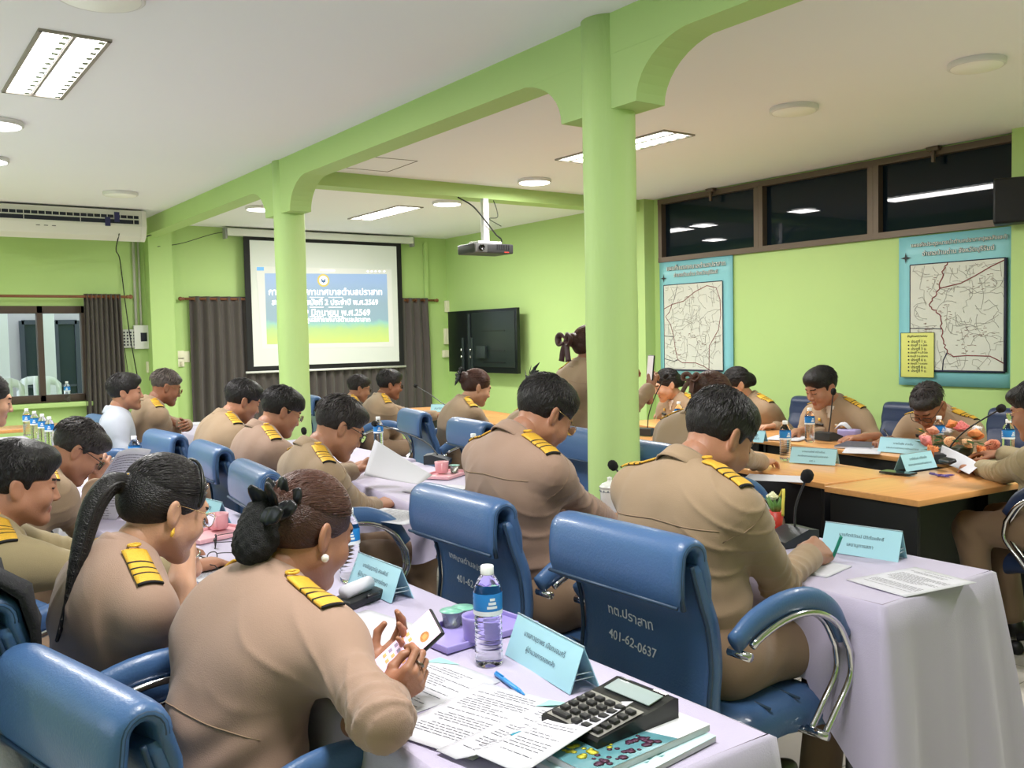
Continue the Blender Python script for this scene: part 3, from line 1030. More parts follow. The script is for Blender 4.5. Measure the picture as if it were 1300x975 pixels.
        if shoe:
            for s in (-1, 1):
                f = Solid(); a = an[s]
                f.ell((a.x, a.y - .06, .045), (.046, .135, .045), k=.02); f.ell((a.x, a.y + .01, .065), (.042, .055, .055), k=.03)
                f.box((a.x, a.y - .05, -.02), (.2, .3, .024), None, .002, k=.004, sub=True)
                v3, q3 = polygonize(f, .009)
                np_mesh('shoe', v3, q3, [mat('black leather', srgb(20, 19, 19), .35)], None, root)
    # ---- body: one figure, head and hands at finer resolution
    bs = Solid()
    bs.ell(sp(.75, -.01), (.150 * cw, .090, .14), TR, k=.05); bs.ell(sp(.35, -.02), (.135 * cw, .095, .18), TR, k=.06)
    bs.ell(Pv + Vector((0, 0, .02)), (.15 * w, .105, .10), k=.06)
    bs.cone(S[-1] + Vector((.02, 0, 0)), S[1] - Vector((.02, 0, 0)), .048, .048, k=.04)
    neck_r = (.056 if sex == 'm' else .049) * (.5 + .5 * fat)
    bs.cone(N + Vector((0, 0, -.03)), nk, neck_r + .006, neck_r, k=.04)
    for s in (-1, 1):
        k_ = 1.0 if sleeve == 'short' else .68
        bs.cone(S[s], E[s], .050 * k_, .042 * k_, k=.03); bs.cone(E[s], E[s].lerp(W[s], .35), .042 * k_, .044 * k_, k=.02)
        bs.cone(E[s].lerp(W[s], .35), W[s], .044 * k_, .026, k=.02)
        if lower:
            bs.cone(hips[s], kn[s], .072, .052, k=.03); bs.cone(kn[s], an[s], .052, .036, k=.02)
    Vb, Qb = polygonize(bs, .008 if sleeve == 'short' or near else .010)
    Vb = relax(Vb, Qb, 1, .5)
    Vh, Qh, Mh = head_mesh(sex, hvox, fat)
    parts = [(Vb, Qb, 0), (xf(HM, Vh), Qh, Mh)]
    HF = {}
    for s in (-1, 1):
        Vv, Qq = hand_mesh(PO[s], hand_vox)
        if s > 0: Vv = Vv * np.array([-1, 1, 1]); Qq = Qq[:, ::-1]
        M = Matrix.Translation(W[s]) @ frame(D[s], NM[s]) @ Matrix.Scale((1.0 if sex == 'm' else .90) * hs * hand_s, 4)
        HF[s] = M
        parts.append((xf(M, Vv), Qq, 0))
    Vx, Qx, Mx = join(parts)
    np_mesh('body', Vx, Qx, skin_mats(tone), Mx, root)
    # ---- hair
    HC = dict(black=srgb(24, 21, 22), soft=srgb(40, 35, 35), brown=srgb(58, 34, 26), grey=srgb(74, 66, 62))[hcol]
    st = (1, .35, .16) if sex == 'm' else (1, .12, .8)
    hm = hair_mat(hcol + sex, HC, st)
    hd = hair_mesh(hair, .0042 if near else .0055)
    h = bpy.data.objects.new('hair', hd)
    if not hd.materials: hd.materials.append(hm)
    link(h, root); h.matrix_local = HM
    h.material_slots[0].link = 'OBJECT'; h.material_slots[0].material = hm
    hsh = mat('hair sheen ' + hcol, tuple(min(1, c_ * 1.9 + .004) for c_ in HC[:3]) + (1,), .45)  # highlights painted in: locks get a lighter colour than the hair
    if not near:
        lk = 'locks' + sex
        if lk not in HAIRS: HAIRS[lk] = hair_strands(sex, 5, 620, 1.5).build('hair_lock', [hsh], h).data
        else: link(bpy.data.objects.new('hair_lock', HAIRS[lk]), h)
        ho = list(h.children)[-1] if h.children else None
        for ho in h.children: ho.material_slots[0].link = 'OBJECT'; ho.material_slots[0].material = hsh
    if near:
        hs_ = hair_strands(sex, int(abs(loc[0] * 100)), 1700 if sex == 'm' else 1300).build('hair_lock', [hsh], h)
    if hair == 'pony': tail_strands().build('hair_lock', [hsh], h)
    # ---- collar
    ax = (nk - N).normalized()
    q = Vector((0, 0, 1)).rotation_difference(ax).to_matrix().to_4x4()
    CM = Matrix.Translation(N + ax * .012) @ q
    rows = []
    nrs = neck_r + .012
    for i in range(33):
        a = R(24) + (2 * PI - R(48)) * i / 32
        fr = max(0, math.cos(a)) ** 3
        dirv = Vector((math.sin(a), -math.cos(a), 0))
        pr_ = [(nrs + .004, -.035), (nrs - .002, .004), (nrs, .036 - .022 * fr), (nrs + .006, .039 - .022 * fr), (nrs + .011 + .004 * fr, .030 - .022 * fr), (nrs + .017 + .020 * fr, .002 - .030 * fr), (nrs + .021 + .034 * fr, -.012 - .050 * fr)]
        rows.append([CM @ Vector((dirv.x * r_, dirv.y * r_ * 1.08, z_)) for r_, z_ in pr_])
    cb = MB(); cb.grid(rows, 0)
    cb.build('collar', [cloth(top)], root, thick=.004)
    # ---- shoulder boards
    if boards:
        for s in (-1, 1):
            mb = MB()
            a0, a1 = N + Vector((s * .075, 0, 0)), S[s] + Vector((s * .035, 0, 0))
            c = (a0 + a1) / 2; u = Vector(((a1 - a0).x, 0, 0)); v = Vector((0, .056, 0))
            look = Vector((-s * .25, 0, -1)).normalized()
            def bars(i, j):
                if i == 23: return 1
                if boardstyle == 'plain': return 0
                return 1 if i in (9, 13, 17) else 0
            patch(bvh, c, u, v, 24, 6, look, .006, bars, mb)
            b_ = mb.build('shoulder_board', [GOLD(), BLACKC()], root, thick=.005)
            kn_ = MB()
            hit = bvh.ray_cast(a0 + Vector((s * .012, 0, .2)), Vector((0, 0, -1)), .4)
            if hit[0] is not None:
                cc = hit[0] + Vector((0, 0, .010))
                kn_.tube([cc + Vector((.011 * math.cos(t), .013 * math.sin(t), 0)) for t in [2 * PI * i / 14 for i in range(14)]], .0035, 6, closed=True)
                kn_.build('braid_loop', [GOLD()], b_)
    if front:
        look = Vector((0, 1, 0)); cz = sp(.66)
        for s in (-1, 1):
            mb = MB(); c = Vector((s * .085, 0, cz.z - .03))
            patch(bvh, c + Vector((0, -.1, -.035)), Vector((.095, 0, 0)), Vector((0, 0, -.10)), 6, 6, look, .003, None, mb)
            pk = mb.build('chest_pocket', [cloth(top)], root, thick=.004)
            mb = MB(); patch(bvh, c + Vector((0, -.1, .014)), Vector((.10, 0, 0)), Vector((0, 0, -.036)), 6, 3, look, .007, None, mb)
            mb.build('pocket_flap', [cloth(top)], pk, thick=.004)
        mb = MB(); rows_v = patch(bvh, Vector((0, -.1, N.z - .045)), Vector((.07, 0, 0)), Vector((0, 0, -.10)), 6, 8, look, .004, None)
        vv = MB(); vv.add([v for v in rows_v.v], [f for q_, f in enumerate(rows_v.f) if abs((q_ // 8) - 2.5) < 2.9 - .36 * (q_ % 8)], 0, True); vv.build('undershirt', [mat('white undershirt', srgb(206, 196, 186), .8)], root, thick=.003)
        mb = MB(); patch(bvh, Vector((-.085, -.1, cz.z + .018)), Vector((.075, 0, 0)), Vector((0, 0, -.018)), 6, 2, look, .010, None, mb)
        mb.build('name_tag', [mat('black name tag', srgb(24, 24, 26), .3)], root, thick=.003)
        mb = MB(); patch(bvh, Vector((.085, -.1, cz.z + .022)), Vector((.075, 0, 0)), Vector((0, 0, -.022)), 8, 2, look, .010, lambda i, j: (i // 2 + j) % 3, mb)
        mb.build('ribbon_bar', [mat('ribbon white', srgb(225, 215, 200), .6), mat('ribbon gold', srgb(206, 160, 80), .6), mat('ribbon red', srgb(170, 80, 60), .6)], root, thick=.003)
        mb = MB(); patch(bvh, Vector((-.085, -.1, cz.z + .055)), Vector((.02, 0, 0)), Vector((0, 0, -.022)), 3, 3, look, .008, None, mb)
        mb.build('badge', [GOLD()], root, thick=.004)
    if yoke:
        look = TR @ Vector((0, -1, 0)); mb = MB(); pts = []
        for i in range(25):
            x = -.18 + .36 * i / 24
            p0 = sp(.80) + Vector((x * w, .4, 0)) + TR @ Vector((0, 0, -.010 - .012 * abs(x) / .16))
            hit = bvh.ray_cast(p0, look, .7)
            if hit[0] is not None: pts.append(hit[0] - look * .0004)
        if len(pts) > 4:
            mb.tube(pts, .0016, 5); mb.build('yoke_seam', [mat('seam thread', srgb(142, 118, 96), .8)], root)
        for s in (-1, 1):
            ax_ = (E[s] - S[s]).normalized(); c_ = S[s] + ax_ * .015 + Vector((-s * .012, 0, 0)); pts = []
            e1 = ax_.orthogonal().normalized(); e2 = ax_.cross(e1)
            for i in range(21):
                a = 2 * PI * i / 20
                d = e1 * math.cos(a) + e2 * math.sin(a)
                hit = bvh.ray_cast(c_ + d * .16, -d, .16)
                if hit[0] is not None and (hit[0] - c_).length < .11 and (c_ + d).y > -1: pts.append(hit[0] + d * .0004)
            if len(pts) > 8:
                mb = MB(); mb.tube(pts, .0015, 5); mb.build('armhole_seam', [mat('seam thread', srgb(142, 118, 96), .8)], root)
    if glasses: glasses_part(root, HM, glasses)
    return dict(root=root, HM=HM, HF=HF, bvh=bvh, N=N, S=S, E=E, W=W, sp=sp, TR=TR, hm=hm, hair=h)
# ------------------------------------------------------------------ tables
linen = mat('lavender white cloth', srgb(182, 174, 199), .55, noise=.03, nscale=4, bump=.12, bscale=300, sheen=.2)
satin = mat('pale green satin', srgb(208, 212, 200), .5, noise=.03, nscale=4, sheen=.2)
steel = mat('grey table steel', srgb(90, 92, 96), .4, metal=.6)
chrome = mat('chrome', srgb(205, 205, 208), .12, metal=1.0)
def table_cloth(name_lab, x0, x1, y0, y1, drops, seed, tab_lab, rot=0.0):
    """drops: (near x end, far x end, low y side, high y side)"""
    rnd = random.Random(seed)
    t = thing('folding_table', tab_lab, 'table', ((x0 + x1) / 2, (y0 + y1) / 2, 0), R(rot), 'cloth covered folding tables')
    L, W = x1 - x0, y1 - y0
    MB().box((0, 0, TZ - .022), (L - .02, W - .02, .028), bev=.004).build('tabletop', mat('table board', srgb(120, 100, 84), .6), t)
    for sx in (-1, 1):
        for sy in (-1, 1):
            MB().tube([(sx * (L / 2 - .14), sy * (W / 2 - .07), TZ - .03), (sx * (L / 2 - .14), sy * (W / 2 - .05), 0)], .014, 8).build('leg', steel, t)
        MB().tube([(sx * (L / 2 - .14), -W / 2 + .06, .16), (sx * (L / 2 - .14), W / 2 - .06, .16)], .009, 6).build('crossbar', steel, t)
    m = MB(); r = .018
    per = []
    def edge(p, q, n, nor, dr):
        for i in range(n):
            f = i / n
            per.append((p[0] + (q[0] - p[0]) * f, p[1] + (q[1] - p[1]) * f, nor, dr))
    c = [(x0, y0), (x1, y0), (x1, y1), (x0, y1)]
    nx, ny = int(L / .022), int(W / .022)
    edge(c[0], c[1], nx, (0, -1), drops[2]); edge(c[1], c[2], ny, (1, 0), drops[1])
    edge(c[2], c[3], nx, (0, 1), drops[3]); edge(c[3], c[0], ny, (-1, 0), drops[0])
    n = len(per); rows = 16
    sm = []
    for i in range(n):
        w = 9; q = [per[(i + k) % n] for k in range(-w, w + 1)]
        dn = sum(a[3] for a in q) / len(q)
        nx_, ny_ = sum(a[2][0] for a in q), sum(a[2][1] for a in q); l = math.hypot(nx_, ny_)
        corner = 1 - l / len(q)
        sm.append((per[i][0], per[i][1], nx_ / l, ny_ / l, dn + corner * .12, corner))
    ph = [rnd.uniform(0, 6) for _ in range(6)]
    s = 0; P = [[] for _ in range(rows + 1)]
    for i in range(n):
        x, y, a, b, dr, co = sm[i]
        px, py = sm[i - 1][0], sm[i - 1][1]
        s += math.hypot(x - px, y - py) if i else 0
        rip = .5 * math.sin(s * 17 + ph[0] + 1.5 * math.sin(s * 3 + ph[2])) + .3 * math.sin(s * 31 + ph[1]) + .2 * math.sin(s * 51 + ph[3])
        for k in range(rows + 1):
            f = k / rows
            amp = (.006 + .030 * dr * 1.6) * f ** .8
            off = .002 + amp * (rip + .9) + co * .16 * f * min(1, dr / .3) + .016 * f
            hang = dr * f
            z = TZ + .002 - (hang if k else 0) - (.004 if k else 0) + (0 if k < rows else .006 * rip)
            if k == 0: off = -.010; z = TZ + .004
            if k == 1: z = TZ - .002; off = .004
            P[k].append((x + a * off, y + b * off, max(z, .01)))
    m.grid(P, 0, True, closed=True)
    # top, gently creased
    gx, gy = max(8, int(L / .04)), max(6, int(W / .04)); T = []
    for i in range(gx + 1):
        row = []
        for j in range(gy + 1):
            x = x0 + .010 + (L - .02) * i / gx; y = y0 + .010 + (W - .02) * j / gy
            e = min(i, gx - i, j, gy - j)
            row.append((x, y, TZ + .004 + (0 if e == 0 else .0012 * math.sin(x * 23 + 6 * math.sin(y * 7) + seed) + .0012 * math.sin(y * 29 + x * 6))))
        T.append(row)
    m.grid(T, 0, True)
    for i, f in enumerate(m.f):
        pass
    o = m.build('tablecloth', [linen], None)
    cc_ = Matrix.Translation(((x0 + x1) / 2, (y0 + y1) / 2, 0)); o.matrix_world = cc_ @ Matrix.Rotation(R(rot), 4, 'Z') @ cc_.inverted()
    tag(o, name_lab, 'tablecloth', 'white cloths on the folding tables')
    return o
table_cloth('lavender white cloth on the front left table with the calculator', 1.085, 2.90, -1.345, -.77, (.66, .1, .24, .2), 1, 'folding table in the left row nearest the viewer, under the calculator')
table_cloth('lavender white cloth on the second table of the left row, under the pink cup', 2.93, 4.43, -1.345, -.77, (.1, .1, .24, .2), 2, 'folding table second in the left row, under the pink cup')
table_cloth('lavender white cloth on the third table of the left row', 4.46, 5.75, -1.345, -.77, (.1, .3, .24, .2), 3, 'folding table third in the left row')
table_cloth('lavender white cloth on the table carrying the group of water bottles', 6.5, 8.6, -1.15, -.60, (.2, .3, .24, .2), 8, 'folding table carrying the group of water bottles by the window')
table_cloth('lavender white cloth hanging to the floor at the front right table', 1.42, 2.95, -2.785, -2.207, (.70, .1, .42, .25), 4, 'folding table at the front right where the man writes')
table_cloth('lavender white cloth on the table with the pink cup and raised papers', 3.38, 4.88, -2.65, -2.07, (.1, .1, .3, .25), 5, 'folding table just behind the near column', -7)
table_cloth('lavender white cloth on the table before the two men near the far column', 4.98, 6.60, -2.80, -2.207, (.1, .1, .3, .25), 6, 'folding table left of the far column')
table_cloth('lavender white cloth on the farthest middle table by the dark curtain', 7.10, 8.70, -2.785, -2.207, (.1, .3, .3, .35), 7, 'folding table farthest back in the middle row')
wood = mat('orange wood laminate', srgb(218, 158, 98), .28, noise=.22, nscale=3.2, stretch=(1.2, 14, 14), coat=.2)
black_lam = mat('black laminate', srgb(16, 17, 20), .5)
def wood_table(label, cx, cy, rz, L, W=.58, sides=(-1, 1)):
    t = thing('conference_table', label, 'table', (cx, cy, 0), rz, 'wooden conference tables')
    MB().box((0, 0, TZ - .014), (L, W, .028), bev=.003).build('tabletop', wood, t)
    for s in (-1, 1):
        MB().box((s * (L / 2 - .03), 0, (TZ - .028) / 2), (.022, W - .04, TZ - .030), bev=.002).build('side_panel', black_lam, t)
    for s in sides:
        MB().box((0, s * (W / 2 - .04), TZ / 2 + .02), (L - .08, .018, TZ - .10), bev=.002).build('modesty_panel', black_lam, t)
    return t
rA = math.atan2(-.5, -.09)
wood_table('wooden conference table at the right end with the phone and purple pens', 2.41, -4.52, R(-94), 1.60, .50, (1,))
rB = R(-10)
wood_table('wooden conference table left of the seam, under the upright name card', 3.45, -4.20, rB, 1.50, .55)
wood_table('wooden conference table behind the near column in the front wooden row', 4.94, -4.46, rB, 1.50, .55)
wood_table('wooden conference table in the front wooden row, far part by the seated woman', 6.43, -4.72, rB, 1.50, .55)
wood_table('wooden conference table at the far end below the wall television', 7.92, -4.98, rB, 1.50, .55)
rC = R(-7.2)
wood_table('wooden conference table before the two men under the large map', 3.30, -5.22, rC, 1.70, .58)
wood_table('wooden conference table before the woman under the small map', 4.99, -5.43, rC, 1.70, .58)
t = thing('side_table', 'brown wooden side table under the left window', 'table', (9.6, -1.0, 0))
MB().box((0, 0, TZ - .015), (.5, 1.5, .03), bev=.004).build('tabletop', wood, t)
for sx in (-1, 1):
    for sy in (-1, 1): MB().box((sx * .2, sy * .68, (TZ - .03) / 2), (.04, .04, TZ - .03)).build('leg', black_lam, t)
# ------------------------------------------------------------------ office chairs
leather = mat('blue leather', srgb(66, 98, 142), .36, noise=.06, nscale=5, bump=.10, bscale=160, coat=.12)
leather_in = mat('dark leather fold', srgb(44, 66, 92), .42)
navy = mat('navy leather', srgb(38, 52, 84), .38, noise=.05, nscale=5, bump=.08, bscale=160)
def slab(outline, w, th, seg=8, bulge=.012, inset=.02):
    """thick sheet following outline (y, z), width w; rounded at the sides"""
    n = len(outline); T = []
    nrm = []
    for i in range(n):
        a, b = Vector(outline[max(i - 1, 0)]), Vector(outline[min(i + 1, n - 1)])
        t = (b - a).normalized(); nrm.append(Vector((t.y, -t.x)))
    ring = []
    for k in range(16):
        a = 2 * PI * k / 16
        ring.append((math.copysign(abs(math.cos(a)) ** .28, math.cos(a)), math.copysign(abs(math.sin(a)) ** .55, math.sin(a))))
    rows = []
    for i in range(n):
        e = min(i, n - 1 - i) / max(1, n - 1)
        hw = w / 2 * (1 - .03 * max(0, 1 - e * 12)); ht = th / 2 * (1 if e > .04 else .72)
        p = Vector(outline[i])
        rows.append([(cx * hw, p.x + nrm[i].x * sy * ht, p.y + nrm[i].y * sy * ht) for cx, sy in ring])
    m = MB(); m.grid(rows, 0, True, closed=True)
    for r_ in (rows[0], rows[-1]): m.add(r_, [tuple(range(len(r_)))], 0, False)
    return m
def office_chair(name_lab, loc, rz, lea=None, inn=None, full=True, writing=None, SZ=.50):
    lea = lea or leather
    t = thing('office_chair', name_lab, 'chair', loc, rz, 'blue leather office chairs' if lea is leather else 'navy leather office chairs along the window wall')
    # backrest
    prof = [(.235, SZ - .06), (.245, SZ + .06), (.235, SZ + .16), (.245, SZ + .26), (.270, SZ + .33), (.292, SZ + .40), (.300, SZ + .43)]
    prof = [(p.x, p.y) for p in catmull([Vector((a, b, 0)) for a, b in prof], 4)]
    bk = slab(prof, .50, .062).build('backrest', lea, t)
    for s in (-1, 1):
        pp = [(s * .247, y + .026, z) for y, z in prof]
        MB().tube(pp, .006, 6).build('piping', inn or leather_in, bk)
    # headrest pad folded over the top and down the back
    hp_ = [(.262, SZ + .33), (.272, SZ + .39), (.288, SZ + .44)]
    for i in range(9):
        a = PI * .93 * i / 8
        hp_.append((.325 - .037 * math.cos(a), SZ + .448 + .037 * math.sin(a)))
    hp_ += [(.367, SZ + .41), (.366, SZ + .365), (.358, SZ + .328)]
    hr = slab(hp_, .515, .040).build('headrest', lea, t)
    for s in (-1, 1):
        MB().tube([(s * .250, y, z) for y, z in hp_[2:]], .0075, 6).build('piping', inn or leather_in, hr)
    MB().tube([(-.25, .380, SZ + .338), (.25, .380, SZ + .338)], .005, 6).build('seam', inn or leather_in, hr)
    # seat
    m = MB(); rows = []
    for i in range(13):
        y = .24 - .50 * i / 12
        zt = SZ + .005 * math.sin(i * 1.2) - (.035 * max(0, (i - 9) / 3) ** 2)
        row = []
        for k in range(20):
            a = 2 * PI * k / 20
            cx = math.copysign(abs(math.cos(a)) ** .35, math.cos(a)); cz = math.copysign(abs(math.sin(a)) ** .6, math.sin(a))
            e = 1 - .05 * max(0, 1 - min(i, 12 - i) / 1.5)
            row.append((cx * .252 * e, y, zt - .055 + cz * .055 * e + (.006 * math.cos(cx * 9) if cz > 0 else 0)))
        rows.append(row)
    m.grid(rows, 0, True, closed=True)
    m.add(rows[0], [tuple(range(20))]); m.add(rows[-1], [tuple(range(20))])
    st = m.build('seat', lea, t)
    for y in (-.10, .02):
        MB().tube([(-.235, y, SZ - .004), (0, y, SZ + .006), (.235, y, SZ - .004)], .004, 5).build('seam', inn or leather_in, st)
    # arms: padded arch on a looped chrome tube
    for s in (-1, 1):
        x = s * .300
        arc = [(x, .235, SZ + .235), (x, .16, SZ + .275), (x, .05, SZ + .300), (x, -.06, SZ + .292), (x, -.15, SZ + .245), (x, -.205, SZ + .165)]
        arc = catmull(arc, 4); k = len(arc)
        ar = MB().tube(arc, [.034 * (.80 + .2 * math.sin(PI * min(1, .12 + i / k))) for i in range(k)], 12, flat=.62, up=(1, 0, 0)).build('armrest', lea, t)
        fr = MB()
        for dx in (-.022, .022):
            lp = [Vector((x + dx, p.y * .98, p.z - .030)) for p in arc[2:]]
            lp += catmull([lp[-1], (x + dx, -.205, SZ + .06), (x + dx, -.14, SZ - .02), (x + dx, -.09, SZ - .075)], 5)[1:]
            fr.tube(lp, .0095, 8)
        fr.tube([(x - .034, -.09, SZ - .075), (x + .034, -.09, SZ - .075)], .012, 8)
        fr.tube([(x - .034, .215, SZ + .205), (x + .034, .215, SZ + .205)], .012, 8)
        fr.tube([(x, -.09, SZ - .078), (s * .20, -.09, SZ - .085)], .010, 8)
        fr.build('arm_frame', chrome, ar)
    blk = mat('black plastic', srgb(24, 25, 28), .45)
    MB().box((0, 0, SZ - .125), (.30, .30, .035), bev=.01).build('tilt_plate', blk, t)
    MB().lathe([(.025, .10), (.025, .30), (.018, .30), (.018, SZ - .13)], 14).build('gas_column', chrome, t)
    if full:
        for i in range(5):
            a = 2 * PI * i / 5 + .3
            d = Vector((math.cos(a), math.sin(a), 0))
            lg = MB().tube([(0, 0, .115), d * .15 + Vector((0, 0, .105)), d * .29 + Vector((0, 0, .075))], [.030, .024, .017], 8).build('base_leg', blk, t)
            n_ = Vector((-d.y, d.x, 0))
            MB().tube([d * .29 + n_ * -.022 + Vector((0, 0, .03)), d * .29 + n_ * .022 + Vector((0, 0, .03))], .030, 12).build('caster', blk, lg)
    if writing:
        w_ = MB()
        ink = mat('silver marker ink', srgb(226, 232, 238), .4)
        for txt, z, wd, sl in writing:
            Mx = Matrix.Translation((-.02, 0, 0))
            # lie on the back face of the backrest panel
            zz = SZ + z
            yp = lambda q: min(prof, key=lambda p: abs(p[1] - q))[0]
            tl = math.atan2(yp(zz + .05) - yp(zz - .05), .10); yb = yp(zz) + .0355
            Mx = Matrix.Translation((.03, yb, zz)) @ Euler((PI / 2 + tl, 0, PI)).to_matrix().to_4x4() @ Matrix.Rotation(R(sl), 4, 'Z')
            text_fit(w_, txt, wd, Mx, jitter=.0016, bold=.012)
        bw = w_.build('writing', ink, bk, fixn=False)
        bw.data.update()
    return t
def chair_for(label, x, y, rz=0.0, **k):
    return office_chair(label, (x, y, 0), rz, **k)
chair_for('blue chair back with silver number 401-62-0637, behind the writing man', 1.82, -1.97, 0, writing=[('ทต.ปราสาท', .232, .175, -4), ('401-62-0637', .158, .19, -5)])
chair_for('blue chair back with silver number 401-62-0631, behind the spectacled man', 2.56, -1.93, 0, writing=[('เทศบาลตำบลปราสาท', .245, .25, -4), ('401-62-0631', .175, .18, -4)])
chair_for('blue chair at the lower left corner, rolled top nearest the viewer', 1.87, -.62, R(13), writing=[('ทต.ปราสาท', .240, .19, -4), ('401-62', .165, .12, -5)], SZ=.418)
chair_for('blue chair of the ponytailed woman in the left row', 2.38, -.52, R(4))
chair_for('blue chair of the heavy man at the left edge', 3.14, -.25, R(3))
chair_for('blue chair of the man holding up papers in the left row', 3.98, -.46, 0)
chair_for('blue chair of the man reading a big white sheet', 3.66, -1.65, R(-6))
chair_for('blue chair with shiny top behind the man with gold wire glasses', 4.62, -1.77, R(-3))
chair_for('blue chair with curved arm behind the broad man before the dark curtain', 5.48, -1.77, R(3))
chair_for('blue chair of the young man in the white shirt', 6.62, -1.48, R(-20))
chair_for('blue chair of the man with folded arms beside the wall', 7.10, -1.76, R(4))
chair_for('blue chair of the man sitting upright before the screen', 7.12, -3.65, R(-14))
chair_for('blue chair of the rear man half hidden before the screen', 7.95, -3.75, R(-10))
chair_for('blue chair with arm, behind the woman with black hair flower', 5.62, -3.52, R(-12))
chair_for('blue chair seen above the clear bottle, left of the spectacled man', 4.70, -3.38, R(-8))
chair_for('blue chair top just right of the near column', 3.80, -3.50, R(-8))
chair_for('blue chair of the woman behind the writing man', 3.17, -3.33, R(-6))
chair_for('navy chair of the woman beside the phone, under the small map', 5.60, -5.98, PI - .12, lea=navy, full=False, SZ=.46)
chair_for('navy chair of the woman looking down beside the small map', 4.70, -6.02, PI - .12, lea=navy, full=False, SZ=.46)
chair_for('navy chair of the man looking down between the two maps', 3.78, -5.90, PI - .12, lea=navy, full=False, SZ=.46)
chair_for('navy chair of the man writing under the large map', 2.97, -5.84, PI - .12, lea=navy, full=False, SZ=.46)
chair_for('dark chair of the man at the right edge with a round arm loop', 1.84, -4.44, R(86), lea=navy)
# ------------------------------------------------------------------ who sits where
def px(u, v, y): return tuple(at_y(u, v, y))
UP = (0, 0, 1)
PD = (cr * .735 - cd * .68).normalized()            # long axis of the pink phone
PP = (cr * -.68 - cd * .735)
PN = (-cf * .6 + PP * .8); PN = (PN - PD * PN.dot(PD)).normalized()
PS = PD.cross(PN)
PC = at_z(519, 822, .875)
WR = PC + PS * .062 - PD * .090 + (-cf) * .004
EL_A = min((at_ray(487, 918) * (t_ * .01) + Vector((0, 0, CAM_H)) for t_ in range(120, 230)), key=lambda p: abs((p - WR).length - .225) + (5 if (p - WR).dot(cf) > 0 else 0))
WL_ = PC - PS * .030 - PD * .115 - PN * .022
A = person('woman in tan shirt with netted low bun typing on a pink phone', (1.83, -.57, 0), R(13), head=px(394, 668, -.82), hp=24, hy=2, sex='f', hair='bun_low', hcol='brown',
           w=1.0, sh=.170, near=True, vox=.0065, hvox=.0033, hand_vox=.003, top='warm', bottom='trouser', yoke=True, belly=1.05,
           wrists={-1: (tuple(WR), tuple(PD + PS * .12), tuple(-cf * .8 + cr * .55), 'grip'), 1: (tuple(WL_), tuple(PD - PS * .1), tuple(-PN), 'rest')},
           elbows={-1: tuple(EL_A), 1: (2.08, -.73, .71)}, boards=True)
B_ = person('woman with long black ponytail and gold glasses resting her chin on her hand', (2.36, -.48, 0), R(4), head=px(212, 640, -.62), hp=24, hy=8, sex='f', hair='pony', hcol='black',
           w=1.0, sh=.165, near=True, vox=.0075, hvox=.0036, hand_vox=.0034, top='warm', sleeve='short', glasses='wire', tone='fair',
           elbows={1: tuple(at_z(222, 790, .775)), -1: tuple(at_y(163, 838, -.50))},
           wrists={1: (tuple(at_y(237, 692, -.745)), (-.25, .25, .95), (.3, -.9, .2), 'grip'), -1: (tuple(at_y(212, 818, -.66)), (.1, -1, .1), UP, 'rest')})
C_ = person('heavy man at the left edge in olive shirt with looped gold shoulder board', (3.14, -.22, 0), R(2), head=px(26, 610, -.405), hp=12, hy=-4, w=1.12, sh=.19, belly=1.25, top='olive',
           hair='short_full', near=True, vox=.0085, hvox=.004, fat=1.12,
           wrists={-1: ((2.98, -.86, .79), (.3, -1, 0), UP, 'rest'), 1: ((3.30, -.84, .79), (-.2, -1, 0), UP, 'rest')})
D_ = person('man with dark glasses holding a printed sheet upright in the left row', (3.98, -.42, 0), 0, head=px(100, 570, -.75), hp=40, glasses='dark', hair='short', hcol='soft', top='khaki',
           wrists={-1: (tuple(at_y(122, 612, -.83)), (.1, -.4, .8), (-.8, .1, .2), 'pinch'), 1: ((4.2, -.95, .83), (0, -1, 0), UP, 'rest')}, vox=.009, hvox=.0042)
E_ = person('person half out of frame at the left edge before the window', (5.21, -.35, 0), 0, head=px(-14, 505, -.55), hp=15, sex='f', hair='bun_mid', tone='fair')
SEC = person('man in tan shirt writing with a green pen at the front right table', (1.83, -1.93, 0), 0, head=px(915, 550, -2.06), hp=34, hy=-4, w=1.10, sh=.19, belly=1.15, hand_s=1.16, near=True,
           vox=.0065, hvox=.0033, hand_vox=.003, seat=.50, yoke=True, fat=1.06, hs=1.05, hair='short_full', boardstyle='bars',
           wrists={-1: (tuple(at_z(1030, 705, .805)), (.30, -1, .02), (-.60, .05, .7), 'pen'), 1: ((2.15, -2.42, .79), (-.5, -.9, 0), UP, 'rest')},
           elbows={-1: tuple(at_z(990, 740, .778))})
M1 = person('man in tan shirt and wire glasses bowed over the table left of the near column', (2.57, -1.90, 0), 0, head=px(693, 523, -1.98), hp=36, w=1.08, sh=.19, near=True, glasses='wire',
           vox=.0075, hvox=.0036, hand_vox=.0034, seat=.50, yoke=True, hair='short_full', top='warm', hs=1.04,
           wrists={-1: (tuple(at_z(772, 660, .79)), (.5, -.8, 0), UP, 'rest'), 1: ((2.85, -2.35, .79), (-.4, -.9, 0), UP, 'rest')})
M2 = person('man with black glasses leafing through a large white sheet', (3.70, -1.60, 0), R(-4), head=px(432, 540, -1.70), hp=30, glasses='dark', seat=.47, hcol='soft', hs=1.04, vox=.008, hvox=.0042, yoke=True,
           wrists={1: (tuple(at_y(450, 600, -2.02)), (-.2, -.7, .5), (.5, .2, .5), 'pinch'), -1: (tuple(at_y(477, 643, -1.93)), (.3, -.9, .1), (-.3, 0, .9), 'pinch')})
